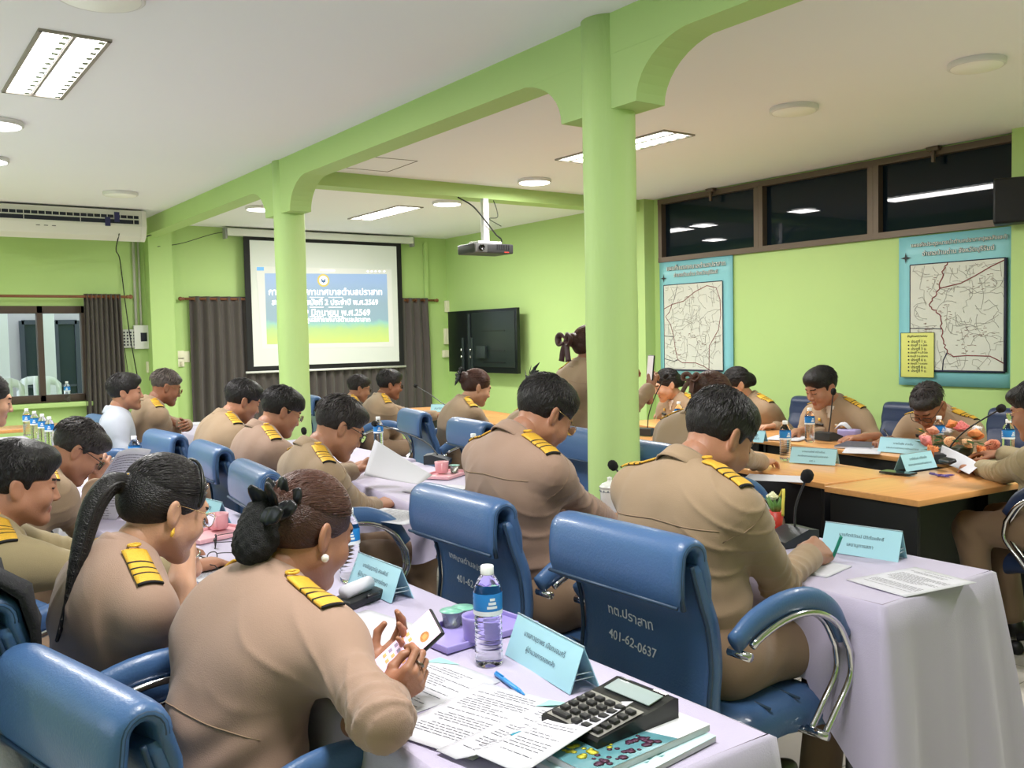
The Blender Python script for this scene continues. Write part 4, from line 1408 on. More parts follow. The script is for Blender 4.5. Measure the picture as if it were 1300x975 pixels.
M3 = person('man with gold wire glasses and floppy black hair holding a phone', (4.64, -1.72, 0), 0, head=px(358, 520, -1.83), hp=26, glasses='wire', hair='fringe', top='warm', vox=.009,
           wrists={1: (tuple(at_y(396, 568, -2.14)), (-.2, -.8, .5), (0, .5, .8), 'grip'), -1: ((4.5, -2.15, .82), (.2, -.9, .2), UP, 'rest')})
M4 = person('broad man with bowed head before the dark curtain', (5.48, -1.72, 0), 0, head=px(309, 507, -1.93), hp=24, w=1.12, sh=.195, hair='short_full', vox=.009)
M5 = person('grey haired man with folded arms beside the green wall', (6.96, -1.70, 0), 0, head=px(211, 490, -1.86), hp=20, hcol='grey', hair='thin', glasses='wire', tone='dark', vox=.009,
           elbows={-1: px(221, 578, -2.06), 1: (7.26, -2.0, .88)},
           wrists={-1: ((7.12, -1.97, .90), (1, .3, .2), (0, -1, .3), 'rest'), 1: ((6.92, -2.0, .90), (-1, .3, .1), (0, -1, .3), 'rest')})
M6 = person('young man in a white shirt looking straight ahead', (6.62, -1.42, 0), R(-12), head=px(159, 496, -1.52), hp=2, hair='short_full', top='white', bottom='dark', boards=False, vox=.009, back=.02)
M7 = person('rear man with glasses half hidden before the projection screen', (7.95, -3.70, 0), R(-10), head=px(456, 492, -3.92), hp=14, glasses='dark', hcol='soft')
M8 = person('man sitting upright facing right before the curtain, looped gold shoulder board', (7.15, -3.60, 0), R(-12), head=px(495, 487, -3.80), hp=12, glasses='dark', tone='dark', hair='short_full', w=1.02, vox=.009,
           wrists={1: ((7.05, -4.2, .82), (-.3, -1, 0), UP, 'flat'), -1: (tuple(at_y(515, 583, -4.0)), (.2, -1, -.1), UP, 'rest')})
W1 = person('woman with black hair flower seated before the wall television', (5.62, -3.46, 0), R(-12), head=px(606, 490, -3.68), hp=22, sex='f', hair='bun_mid', hcol='brown', tone='fair', w=1.02, vox=.009, sleeve='short',
           wrists={-1: (tuple(at_y(628, 545, -3.98)), (.2, -1, 0), UP, 'rest')})
W2 = person('woman with spiky black bun hidden behind the spectacled man', (4.51, -3.32, 0), R(-8), head=px(695, 503, -3.45), hp=24, sex='f', hair='bun_high', hcol='black', tone='fair', vox=.011)
W3 = person('standing woman with a dark bow in her hair taking a photo behind the column', (4.47, -3.76, 0), R(-6), head=px(750, 437, -3.80), hp=4, sex='f', hair='bun_mid', hcol='brown', stand=True, bottom='skirt', w=1.0, sh=.18, vox=.009, back=.0, yoke=True, hy=-10,
           wrists={-1: (tuple(at_y(826, 492, -3.98)), (.1, -.3, 1), (-.3, .9, .1), 'grip'), 1: ((4.45, -4.05, 1.2), (-.3, -.5, .8), (.3, .9, .1), 'grip')})
W4 = person('woman with brown swept up hair seated behind the writing man', (3.18, -3.28, 0), R(-6), head=px(905, 503, -3.50), hp=26, sex='f', hair='bun_mid', hcol='brown', tone='fair', vox=.010,
           wrists={-1: (tuple(at_z(968, 588, .80)), (.1, -1, .1), UP, 'rest')})
W5 = person('woman under the small map holding her hand to her face', (5.59, -5.80, 0), PI - .12, head=px(846, 487, -5.62), hp=20, hy=-20, sex='f', hair='bun_low', tone='fair', front=True, hs=1.05, vox=.009, seat=.41,
           wrists={1: (tuple(at_z(852, 522, .82)), (.5, 1, 0), UP, 'rest')})
W6 = person('woman with black ponytail looking down right of the small map', (4.82, -5.84, 0), PI - .12, head=px(934, 487, -5.62), hp=24, hy=-28, sex='f', hair='bun_low', hcol='black', tone='fair', front=True, hs=1.06, vox=.009, seat=.41,
           wrists={1: ((4.52, -5.62, .79), (.4, 1, 0), UP, 'rest'), -1: ((4.98, -5.66, .79), (-.4, 1, 0), UP, 'rest')})
M9 = person('man looking down between the two wall maps behind a gooseneck microphone', (4.01, -5.74, 0), PI - .10, head=px(1042, 490, -5.57), hp=24, hy=-8, hair='short_full', front=True, hs=1.12, w=1.08, sh=.20, vox=.008, hvox=.0042, seat=.40,
           wrists={1: ((3.62, -5.40, .79), (.5, 1, 0), UP, 'rest'), -1: ((4.12, -5.36, .79), (-.2, 1, 0), UP, 'rest')})
M10 = person('man with glasses bent low and writing under the large map', (3.15, -5.68, 0), PI - .08, head=px(1178, 514, -5.38), hp=44, hy=8, glasses='dark', hair='thin', hcol='soft', tone='dark', front=True, hs=1.10, w=1.05, sh=.20, vox=.008, hvox=.0042, seat=.41,
           wrists={-1: ((3.38, -5.26, .79), (-.2, 1, 0), UP, 'pen'), 1: ((2.98, -5.22, .79), (.4, 1, 0), UP, 'rest')})
M11 = person('man at the right edge reading papers at the end table', (1.97, -4.36, 0), R(86), head=px(1316, 518, -4.33), hp=18, hy=6, glasses='wire', tone='tan', front=False, w=1.08, sh=.19, belly=1.2, hs=1.05, vox=.008, hvox=.004, seat=.50, top='olive', knees={-1: (2.27, -4.49, .565), 1: (2.27, -4.24, .565)}, ankle={-1: (2.22, -4.5, .095), 1: (2.22, -4.24, .095)},
           wrists={1: (tuple(at_z(1244, 595, .79)), (1, -.15, 0), UP, 'grip'), -1: (tuple(at_z(1270, 576, .80)), (1, .2, 0), UP, 'rest')})
# ------------------------------------------------------------------ on the walls
def slide_pt(u, v, off=0.0): return at_x(u, v, XW - .125 - off)
ps = thing('projection_screen', 'white projection screen with black border showing a blue and green slide', 'screen', (XW - .12, -5.0, 0))
IMs = Matrix.Translation((-(XW - .12), 5.0, 0))
wp = mat('screen case white', srgb(225, 226, 222), .4)
MB().box((.0, .02, 2.815), (.12, 2.52, .085), bev=.012).build('case', wp, ps)
for s in (-1, 1): MB().box((.01, .02 + s * 1.27, 2.80), (.10, .03, .13), bev=.006).build('end_cap', mat('grey end cap', srgb(150, 152, 150), .5), ps)
MB().box((0, 0, 1.96), (.004, 2.15, 1.66)).build('border', mat('black screen border', srgb(18, 19, 20), .7), ps)
MB().box((-.004, 0, 1.965), (.003, 2.00, 1.53)).build('fabric', mat('projection fabric', srgb(206, 210, 202), .8, emit=(.80, .85, .80), estr=.10), ps)
MB().tube([(-.0, -1.10, 1.13), (0, 1.10, 1.13)], .014, 10).build('bottom_bar', wp, ps)
def slide_quad(pts, off, m, name, parent):
    mb = MB(); mb.add([IMs @ slide_pt(u, v, off) for u, v in pts], [(0, 1, 2, 3)])
    return mb.build(name, m, parent)
im = slide_quad([(325, 338), (497, 342), (500, 440), (333, 443)], .004, mat('projected window', srgb(190, 190, 182), .8, emit=(.72, .74, .70), estr=.35), 'projected_image', ps)
ms = bpy.data.materials.new('projected slide'); ms.use_nodes = True
nt = ms.node_tree; bs_ = nt.nodes['Principled BSDF']; bs_.inputs['Base Color'].default_value = (.1, .1, .1, 1)
tc = nt.nodes.new('ShaderNodeTexCoord'); sx = nt.nodes.new('ShaderNodeSeparateXYZ'); nt.links.new(tc.outputs['Object'], sx.inputs[0])
mr = nt.nodes.new('ShaderNodeMapRange'); mr.inputs[1].default_value = 1.50; mr.inputs[2].default_value = 2.36
nz = nt.nodes.new('ShaderNodeTexNoise'); nz.inputs['Scale'].default_value = 9
ad = nt.nodes.new('ShaderNodeMath'); ad.operation = 'MULTIPLY_ADD'; ad.inputs[1].default_value = .10; nt.links.new(nz.outputs[0], ad.inputs[0]); nt.links.new(tc.outputs['Object'], nz.inputs[0])
nt.links.new(sx.outputs[2], mr.inputs[0]); nt.links.new(mr.outputs[0], ad.inputs[2])
cr_ = nt.nodes.new('ShaderNodeValToRGB'); e = cr_.color_ramp.elements
e[0].position = .05; e[0].color = srgb(214, 235, 110); e[1].position = .95; e[1].color = srgb(150, 184, 222)
for p_, c_ in ((.22, srgb(190, 228, 130)), (.30, srgb(150, 215, 190)), (.36, srgb(142, 180, 190)), (.60, srgb(146, 178, 190))):
    q = cr_.color_ramp.elements.new(p_); q.color = c_
nt.links.new(ad.outputs[0], cr_.inputs[0]); nt.links.new(cr_.outputs[0], bs_.inputs['Emission Color']); bs_.inputs['Emission Strength'].default_value = .80
slide_quad([(336, 347), (491, 348), (494, 434), (339, 437)], .007, ms, 'slide', im)
wm = mat('projected white', (1, 1, 1, 1), .5, emit=(1, 1, 1), estr=1.05)
def slide_text(mb, txt, u0, u1, v, h):
    p0, p1 = IMs @ slide_pt(u0, v, .010), IMs @ slide_pt(u1, v, .010)
    d = (p1 - p0); w_ = d.length; d.normalize(); zup = Vector((0, 0, 1)); n_ = d.cross(zup)
    Mx = Matrix((d, zup, n_)).transposed().to_4x4(); Mx.translation = (p0 + p1) / 2
    text_fit(mb, txt, w_, Mx, bold=.012)
tx = MB()
slide_text(tx, 'การประชุมสภาเทศบาลตำบลปราสาท', 341, 485, 371, 12)
slide_text(tx, 'สมัยสามัญ สมัยที่ 2 ประจำปี พ.ศ.2569', 345, 480, 384, 10)
slide_text(tx, 'วันที่ 29 มิถุนายน พ.ศ.2569', 360, 470, 397, 10)
slide_text(tx, 'ณ ห้องประชุมสภาเทศบาลตำบลปราสาท', 355, 470, 406, 8)
for v in (377.5, 390, 402):
    for u0, u1 in ((393, 411), (417, 435)):
        a, b = IMs @ slide_pt(u0, v, .010), IMs @ slide_pt(u1, v, .010); tx.tube([a, b], .0035, 4)
for u in (467, 472, 477, 482, 488): tx.lathe([(0.0, 0), (.012, 0)], 8, 0, Matrix.Translation(IMs @ slide_pt(u, 344.5, .010)) @ Euler((0, R(90), 0)).to_matrix().to_4x4())
tx.tube([IMs @ slide_pt(407, 343, .010), IMs @ slide_pt(425, 343.5, .010)], .006, 4)
tx.build('slide_writing', wm, im, fixn=False)
sl = MB(); c = IMs @ slide_pt(410.5, 356, .010); Mr = Matrix.Translation(c) @ Euler((0, R(-90), 0)).to_matrix().to_4x4()
sl.lathe([(.0, .0), (.082, .0), (.082, .002)], 28, 0, Mr); sl.lathe([(0, .003), (.058, .003)], 28, 1, Mr); sl.lathe([(0, .004), (.034, .004)], 6, 2, Mr)
sl.lathe([(0, .0045), (.012, .0045)], 8, 1, Mr @ Matrix.Translation((.012, 0, 0)))
sl.build('municipal_seal', [mat('seal gold', (0, 0, 0, 1), .5, emit=srgb(236, 214, 120), estr=.9), wm, mat('seal blue', (0, 0, 0, 1), .5, emit=srgb(110, 140, 170), estr=.8)], im, fixn=False)
bl = slide_quad([(326, 339), (335, 339), (335, 343.5), (326, 343.5)], .009, mat('tool button blue', (0, 0, 0, 1), .5, emit=srgb(120, 190, 240), estr=.9), 'tool_button', im)
# curtains
drape = mat('charcoal curtain', srgb(74, 68, 64), .75, noise=.08, nscale=6, sheen=.2)
def curtain(label, y0, y1, z0, z1, x, folds, amp=.035, flare=0.0, group=None):
    t = thing('curtain', label, 'curtain', (x, (y0 + y1) / 2, 0), 0, group)
    m = MB(); n = folds * 10; P = []
    for k in range(17):
        f = k / 16; row = []
        for i in range(n + 1):
            s = i / n; y = (y0 + (y1 - y0) * s) - (y0 + y1) / 2
            y *= 1 + flare * (1 - f)
            ph = 2 * PI * folds * s + .7 * math.sin(5 * s) + .25 * math.sin(f * 5 + s * 9)
            row.append((amp * math.sin(ph) * (.8 + .2 * math.sin(3 * f + s * 7)), y, z0 + (z1 - z0) * f))
        P.append(row)
    m.grid(P, 0, True); m.build('panel', drape, t, thick=.004)
    for i in range(folds):
        y = (y0 + (y1 - y0) * (i + .5) / folds) - (y0 + y1) / 2
        MB().lathe([(.024, -.004), (.030, 0), (.024, .004), (.021, 0), (.024, -.004)], 14, 0, Matrix.Translation((0, y, z1 - .035)) @ Euler((R(90), 0, 0)).to_matrix().to_4x4(), close=False).build('eyelet', mat('brown eyelet', srgb(120, 76, 52), .4), t)
    return t
curtain('charcoal pleated curtain drawn beside the left window', -2.12, -2.50, .45, 2.065, XW - .12, 8, .028, .12)
curtain('charcoal curtain panel left of and behind the projection screen', -3.27, -4.95, .45, 2.05, XW - .06, 13, .038)
curtain('charcoal curtain panel right of the projection screen', -4.97, -6.50, .45, 2.05, XW - .06, 12, .030, .03)
rodm = mat('brown wooden rod', srgb(128, 80, 54), .45, noise=.15, nscale=20)
def rod(label, y0, y1, z, x):
    t = thing('curtain_rod', label, 'curtain rod', (x, (y0 + y1) / 2, z))
    h = (y1 - y0) / 2
    MB().tube([(0, -h, 0), (0, h, 0)], .015, 10).build('pole', rodm, t)
    for s in (-1, 1):
        MB().lathe([(.012, 0), (.022, .012), (.014, .022), (.026, .045), (.020, .065), (0, .075)], 14, 0, Matrix.Translation((0, s * abs(h), 0)) @ Euler((R(-90 * s), 0, 0)).to_matrix().to_4x4()).build('finial', rodm, t)
        MB().box((.06, s * (abs(h) - .08), 0), (.12, .02, .03), bev=.004).build('bracket', rodm, t)
rod('brown curtain rod above the left window', -2.56, .05, 2.035, XW - .12)
rod('brown curtain rod behind the projection screen', -6.60, -3.22, 2.02, XW - .06)
# air conditioner hung under the ceiling
ac = thing('air_conditioner', 'white ceiling hung air conditioner with blue tape at the upper left', 'air conditioner', (10.0, -1.70, 0))
pl = mat('aged white plastic', srgb(216, 214, 206), .45)
prof = [(0, 2.86), (-.02, 2.70), (.02, 2.60), (.09, 2.555), (.62, 2.66), (.66, 2.70), (.66, 2.86)]
MB().prism(prof, 1, -.80, .80).build('body', pl, ac)
for s in (-1, 1):
    MB().prism([(x - .01 if x < .1 else x, z) for x, z in prof], 1, s * .80, s * .845).build('end_panel', pl, ac)
dk_ = mat('dark slot', srgb(24, 28, 44), .6)
def ac_face(z): # x of the front face at height z
    return (-.02 + (2.70 - z) * .4) if z < 2.70 else -.02 + (z - 2.70) * .125
for z, h in ((2.792, .030), (2.742, .040)):
    sv = MB(); sv.box((ac_face(z) - .002, -.02, z), (.012, 1.50, h))
    g = sv.build('outlet', dk_, ac)
    for i in range(24):
        MB().box((ac_face(z) - .008, -.72 + 1.44 * i / 23, z), (.008, .006, h)).build('vane', pl, g) if z > 2.77 or i % 8 == 0 else None
tape = mat('navy tape', srgb(46, 46, 92), .5)
for y, z, h in ((-.56, 2.785, .10), (-.47, 2.735, .09), (.80, 2.74, .08)):
    MB().box((ac_face(z) - .014, y, z), (.006, .05, h)).build('tape', tape, ac)
MB().lathe([(0, 0), (.032, 0)], 18, 0, Matrix.Translation((.005, -.70, 2.655)) @ Euler((0, R(-110), 0)).to_matrix().to_4x4()).build('sticker', mat('yellow sticker', srgb(226, 212, 150), .5), ac)
lg = MB()
for y in (.02, .09, .16): lg.box((ac_face(2.67) - .003, y, 2.67), (.004, .035, .006))
lg.build('maker_mark', dk_, ac)
# pipes, cables, switches by the left window
pm = mat('grey conduit', srgb(182, 182, 172), .5)
for i, y in enumerate((-2.68, -2.735)):
    m = MB().tube([(XW - .025, y, 2.86), (XW - .025, y, 1.56)], .016 - .004 * i, 8)
    tag(m.build('conduit', pm), ['thicker grey conduit running down from the air conditioner', 'thinner grey conduit beside the green pilaster'][i], 'conduit')
cab = mat('black cable', srgb(34, 36, 34), .6)
tag(MB().tube(catmull([(10.0, -2.28, 2.62), (10.25, -2.30, 2.48), (XW - .08, -2.52, 2.45), (XW - .06, -2.56, 2.0), (XW - .05, -2.60, 1.6), (XW - .05, -2.66, 1.15)], 6), .006, 6).build('power_cable', cab), 'black cable hanging from the air conditioner down the wall', 'cable')
tag(MB().tube(catmull([(XW - .015, -2.50, 1.98), (XW - .015, -2.53, 1.6), (XW - .015, -2.58, 1.1)], 6), .004, 6).build('signal_cable', cab), 'thin black cable beside the left curtain', 'cable')
tag(MB().tube(catmull([(10.3, -2.55, 2.63), (10.6, -2.66, 2.66), (XW - .2, -2.98, 2.78)], 6), .007, 6).build('hose', cab), 'black hose from the air conditioner end to the pilaster', 'hose')
tag(MB().tube(catmull([(XW - .21, -2.90, 2.60), (XW - .10, -3.20, 2.66), (XW - .06, -3.55, 2.78), (XW - .06, -3.72, 2.82)], 6), .004, 5).build('screen_cable', cab), 'thin dark wire sagging from the pilaster to the screen case', 'cable')
def wallbox(name, label, cat, u, v, w, h, m, d=.03, extra=None):
    p = at_x(u, v, XW - .012)
    t = thing(name, label, cat, (XW, p.y, p.z))
    MB().box((-d / 2, 0, 0), (d, w, h), bev=.006).build('box', m, t)
    if extra: extra(t, d)
    return t
cream = mat('cream plastic', srgb(226, 222, 198), .45)
def holes(t, d):
    m = MB()
    for i in range(5):
        for j in range(5): m.box((-d - .002, -.07 + .035 * i, -.07 + .035 * j), (.003, .017, .02))
    m.build('louvre', dk_, t)
wallbox('speaker_box', 'small grey slotted box on the wall by the left curtain', 'box', 161, 430, .21, .21, mat('grey box', srgb(186, 190, 180), .5), .05, holes)
wallbox('thermostat', 'white controller with a dark display on the left wall', 'controller', 179, 428, .17, .27, mat('white box', srgb(214, 216, 212), .4), .06,
        lambda t, d: MB().box((-d - .002, -.02, 0), (.004, .07, .10), bev=.003).build('display', dk_, t))
def sw(t, d):
    for i in range(3): MB().box((-d - .004, -.05 + .05 * i, -.02), (.006, .025, .05), bev=.002).build('rocker', mat('switch grey', srgb(190, 184, 160), .4), t)
wallbox('switch_plate', 'cream light switch plate, upper of the pair right of the pilaster', 'light switch', 224, 451, .18, .10, cream, .02)
wallbox('switch_plate', 'cream switch plate with three rockers, lower of the pair right of the pilaster', 'light switch', 224, 460, .18, .11, cream, .02, sw)
wallbox('switch_plate', 'cream switch plate next to the dark curtain edge', 'light switch', 237, 453, .07, .13, cream, .02)
wallbox('bell_push', 'small cream bell push on the wall left of the pilaster', 'switch', 191, 466, .09, .13, cream, .02)
# television and little boxes near the corner
tv = thing('wall_television', 'black wall mounted television panel with bracket rails near the corner', 'television', (10.04, YR + .16, 1.447), R(0))
tb_ = mat('tv black', srgb(14, 20, 22), .28); tb2 = mat('tv recess', srgb(30, 40, 38), .35); tb3 = mat('tv rail', srgb(52, 62, 62), .4, metal=.4)
MB().box((0, 0, 0), (1.60, .05, .815), bev=.006).build('housing', tb_, tv)
MB().box((-.28, .027, .02), (.96, .012, .70), bev=.004).build('rear_cover', tb2, tv)
for z in (.13, -.12, -.27): MB().box((-.30, .036, z), (.5, .008, .012)).build('rib', tb_, tv)
for x in (.42, .20): MB().box((x, .036, -.17), (.045, .02, .44), bev=.003).build('rail', tb3, tv)
MB().box((.27, .032, .0), (.05, .016, .72), bev=.003).build('edge_strip', tb3, tv)
MB().box((-.06, .055, -.14), (.20, .05, .16), bev=.008).build('bracket', tb3, tv)
for x in (.42, .20):
    for z in (-.11, -.20): MB().lathe([(.018, 0), (.018, .02), (0, .024)], 10, 0, Matrix.Translation((x, .05, z)) @ Euler((R(-90), 0, 0)).to_matrix().to_4x4()).build('bolt', chrome, tv)
MB().box((0, -.08, 0), (.3, .14, .2)).build('wall_arm', tb_, tv)
def boxy(name, label, cat, p, d, m, bev=.005):
    return tag(MB().box(p, d, bev=bev).build(name, m), label, cat)
for (u, v, w_, h_, nm, lb) in ((569, 389, .10, .16, 'junction_box', 'small white box on the wall above the television corner'), (568, 427, .10, .22, 'network_box', 'white network box hanging left of the television'), (568, 449, .15, .10, 'socket', 'white wall socket lowest beside the television')):
    p = at_x(u, v, XW - .03); boxy(nm, lb, 'box', tuple(p), (.05, w_, h_), cream)
# projector
pj = thing('projector', 'dark projector hanging from the crossbeam on a white pole', 'projector', (7.12, -4.80, 2.30))
MB().box((0, 0, 0), (.30, .42, .088), bev=.014).build('housing', mat('projector grey', srgb(52, 52, 54), .4), pj)
MB().box((-.151, .15, 0), (.012, .13, .080), bev=.004).build('lens_panel', mat('projector panel', srgb(86, 86, 86), .45), pj)
MB().lathe([(.028, 0), (.028, .02), (.02, .022), (.018, .012), (0, .012)], 18, 0, Matrix.Translation((-.155, .15, .002)) @ Euler((0, R(-90), 0)).to_matrix().to_4x4()).build('lens', mat('lens black', srgb(12, 12, 16), .1), pj)
for i in range(6): MB().box((-.152, -.03 - .025 * i, .012), (.006, .012, .045)).build('vent_slot', mat('vent dark', srgb(20, 20, 22), .6), pj)
MB().box((-.152, -.13, -.032), (.004, .05, .008)).build('indicator', mat('indicator red', srgb(190, 60, 50), .5), pj)
MB().box((0, 0, .058), (.16, .26, .026), bev=.006).build('mount_plate', mat('mount white', srgb(222, 222, 224), .4), pj)
MB().box((0, 0, .265), (.05, .06, .40), bev=.004).build('mount_pole', mat('mount white', srgb(222, 222, 224), .4), pj)
MB().tube(catmull([(-.02, .30, .455), (-.05, .16, .38), (-.05, .02, .25), (-.03, -.10, .14), (0, -.18, .10), (.02, -.19, .03)], 6), .007, 6).build('cable', cab, pj)
MB().tube(catmull([(0, -.10, .455), (-.03, -.11, .38), (-.03, -.12, .30), (-.03, -.03, .28), (-.03, -.16, .22)], 6), .004, 6).build('cable', cab, pj)
# wall speaker
sp_ = thing('wall_speaker', 'black wall speaker at the right edge overlapping the high window', 'speaker', (3.26, YR + .26, 2.36), R(25))
MB().box((0, 0, 0), (.22, .18, .31), bev=.016).build('cabinet', mat('speaker black', srgb(20, 20, 24), .5), sp_)
MB().box((0, .092, 0), (.19, .006, .28), bev=.002).build('grille', mat('grille', srgb(30, 30, 34), .7, bump=.5, bscale=600), sp_)
MB().box((0, -.15, 0), (.04, .14, .05)).build('bracket', mat('speaker black', srgb(20, 20, 24), .5), sp_)
# maps on vinyl banners
vinyl = mat('cyan vinyl', srgb(132, 196, 206), .42, noise=.04, nscale=2)
mapw = mat('map paper', srgb(206, 208, 198), .6, noise=.05, nscale=4)
road = mat('map red line', srgb(134, 62, 66), .6); thin = mat('map grey line', srgb(156, 152, 146), .7); dkb = mat('map dark line', srgb(40, 44, 70), .6)
blk_t = mat('printed black', srgb(38, 42, 46), .6); brn = mat('map brown', srgb(140, 108, 96), .7); wht = mat('printed white', srgb(226, 230, 226), .6)
def banner(label, x0, x1, z0, z1, mx0, mx1, mz0, mz1, title, sub, roads, seed, legend=False):
    t = thing('map_banner', label, 'map', ((x0 + x1) / 2, YR + .012, (z0 + z1) / 2), PI)   # local +x runs to the right as seen
    cx, cz = (x0 + x1) / 2, (z0 + z1) / 2; W, H = x1 - x0, z1 - z0
    P = []
    for i in range(13):
        P.append([(-W / 2 + W * i / 12, -.008 - .006 * math.sin(i * .9) * (k / 8) * .6, -H / 2 + H * k / 8) for k in range(9)])
    MB().grid(P, 0).build('sheet', vinyl, t, thick=.003)
    rnd = random.Random(seed)
    mw, mh = (mx1 - mx0) * W, (mz1 - mz0) * H
    ox, oz = -W / 2 + mx0 * W, -H / 2 + mz0 * H
    y = -.020
    mp = MB(); mp.box((ox + mw / 2, y, oz + mh / 2), (mw, .002, mh)); pm_ = mp.build('map', mapw, t)
    bd = MB()
    for a, b, w_ in (((0, 0), (1, 0), .008), ((1, 0), (1, 1), .014 if legend else .004), ((1, 1), (0, 1), .004), ((0, 1), (0, 0), .004)):
        p = Vector((ox + a[0] * mw, y - .002, oz + a[1] * mh)); q = Vector((ox + b[0] * mw, y - .002, oz + b[1] * mh)); bd.tube([p, q], w_, 4, 0, flat=.3, up=(0, 1, 0))
    bd.build('map_frame', dkb, pm_)
    def ln(mb, pts, r, mi=0): mb.tube([(ox + u * mw, y - .0025, oz + v * mh) for u, v in pts], r, 4, mi, flat=.25, up=(0, 1, 0))
    net = MB()
    for i in range(95):
        u, v = rnd.random(), rnd.random(); a = rnd.choice((0, PI / 2, PI, -PI / 2)) + rnd.uniform(-.25, .25); pts = [(u, v)]
        for k in range(rnd.randint(3, 9)):
            a += rnd.uniform(-.5, .5) if rnd.random() < .7 else rnd.choice((-1.4, 1.4))
            u += .05 * math.cos(a); v += .045 * math.sin(a)
            if not (0.01 < u < .99 and .01 < v < .99): break
            pts.append((u, v))
        if len(pts) > 1: ln(net, pts, .0014)
    for i in range(7):
        cu, cv = rnd.uniform(.1, .9), rnd.uniform(.1, .9)
        for k in range(14):
            u, v = cu + rnd.gauss(0, .045), cv + rnd.gauss(0, .035); L_ = rnd.uniform(.01, .035)
            if .02 < u < .93 and .02 < v < .97: ln(net, [(u, v), (u + L_, v + rnd.uniform(-.006, .006))], .0016, 1)
    net.build('map_lines', [thin, brn], pm_, fixn=False)
    rd = MB()
    for pts, mi, r in roads:
        if mi == 2:
            z_ = []
            for (a, b), (c_, d_) in zip(pts, pts[1:]):
                for k in range(5): z_.append((a + (c_ - a) * k / 5 + rnd.uniform(-.014, .014), b + (d_ - b) * k / 5 + rnd.uniform(-.006, .006)))
            pts, mi = z_ + [pts[-1]], 0
        ln(rd, pts, r, mi)
    rd.build('map_roads', [road, dkb], pm_, fixn=False)
    ti = MB()
    for s, wd, zf in ((title, .80, .940), (sub, .60, .878)):
        Mx = Matrix.Translation((.02 * W, -.021, -H / 2 + zf * H)) @ Euler((R(90), 0, 0)).to_matrix().to_4x4()
        n0 = len(ti.m); text_fit(ti, s, wd * W, Mx @ Matrix.Translation((0, 0, 0)), 0, bold=.04)
        text_fit(ti, s, wd * W, Mx @ Matrix.Translation((0, 0, .002)), 1, bold=0.0)
    st = [(-W * .43, -H / 2 + .86 * H)]
    for sx_, sz_ in st:
        v_ = []
        for k in range(8):
            a = PI / 4 * k; r_ = .045 if k % 2 == 0 else .012
            v_.append((sx_ + r_ * math.cos(a), -.021, sz_ + r_ * math.sin(a)))
        ti.add(v_, [tuple(range(8))], 0)
    ti.build('title', [blk_t, wht], t, fixn=False)
    if legend:
        lg_ = MB(); lw, lh = .30 * W, .30 * H; lx, lz = -W / 2 + .03 * W + lw / 2, -H / 2 + .055 * H + lh / 2
        lg_.box((lx, -.026, lz), (lw, .003, lh), bev=.001)
        L_ = lg_.build('legend', mat('legend yellow', srgb(214, 216, 118), .55), t)
        tt = MB()
        def put(s, wd, x_, z_): text_fit(tt, s, wd, Matrix.Translation((x_, -.0285, z_)) @ Euler((R(90), 0, 0)).to_matrix().to_4x4(), bold=.02)
        put('สัญลักษณ์ประกอบ', lw * .60, lx, lz + lh * .42)
        names = ['ประตูที่ 1 บ.', 'ประตูที่ 2 บ.โคก', 'ประตูที่ 3 บ.', 'ประตูที่ 4 บ.สำโรง', 'ประตูที่ 5 บ.ปราสาท', 'ประตูที่ 6 บ.', 'ประตูที่ 7 บ.หนอง', 'ประตูที่ 8 บ.', 'ประตูที่ 9 บ.']
        for i, s in enumerate(names):
            zz = lz + lh * (.30 - .082 * i)
            put(s, lw * (.30 + .012 * len(s)), lx + lw * .05, zz)
            tt.box((lx - lw * .26, -.0285, zz), (.010, .002, .010))
        for a, b in (((-1, -1), (1, -1)), ((1, -1), (1, 1)), ((1, 1), (-1, 1)), ((-1, 1), (-1, -1))):
            tt.tube([(lx + a[0] * lw / 2, -.0285, lz + a[1] * lh / 2), (lx + b[0] * lw / 2, -.0285, lz + b[1] * lh / 2)], .002, 4)
        tt.build('legend_writing', blk_t, L_, fixn=False)
    return t
banner('small cyan map banner beside the pilaster, red road looping right', 5.965, 6.935, 1.045, 2.225, .07, .88, .07, .80,
       'แผนที่เขตเทศบาลตำบลปราสาท', 'อำเภอบ้านด่าน จังหวัดบุรีรัมย์',
       [([(.0, .72), (.15, .77), (.35, .80), (.55, .90), (.75, .96), (.90, .93), (.96, .80), (.97, .62), (.93, .46), (.85, .36), (.78, .28), (.77, .0)], 0, .0035),
        ([(.15, .77), (.10, .68), (.03, .63), (.12, .53), (.17, .40), (.20, .24), (.24, .12), (.32, .085), (.55, .085), (.68, .05), (.80, .0)], 0, .0035),
        ([(0, .40), (.17, .39)], 1, .003), ([(0, .13), (.17, .10), (.24, .12)], 1, .003), ([(.25, 1), (.20, .85), (.15, .77)], 1, .002)], 5)
banner('large cyan map banner with a yellow legend under the high window', 3.325, 4.255, 1.05, 2.215, .11, .91, .10, .81,
       'แผนผังประตูระบายน้ำตำบลปราสาท(พอสังเขป)', 'อำเภอบ้านด่าน จังหวัดบุรีรัมย์',
       [([(1, .985), (.85, .93), (.70, .86), (.55, .80), (.45, .785), (.33, .765)], 0, .004),
        ([(.42, 1), (.36, .92), (.33, .765), (.26, .68), (.21, .62), (.28, .56), (.34, .50), (.35, .40), (.37, .28), (.41, .17)], 2, .0045),
        ([(.41, .17), (.48, .135), (.62, .145), (.85, .14), (.92, .11), (1, .07)], 0, .004),
        ([(.41, .17), (.37, .10), (.36, 0)], 1, .0045), ([(0, .40), (.2, .395), (.35, .39)], 1, .003)], 9, True)
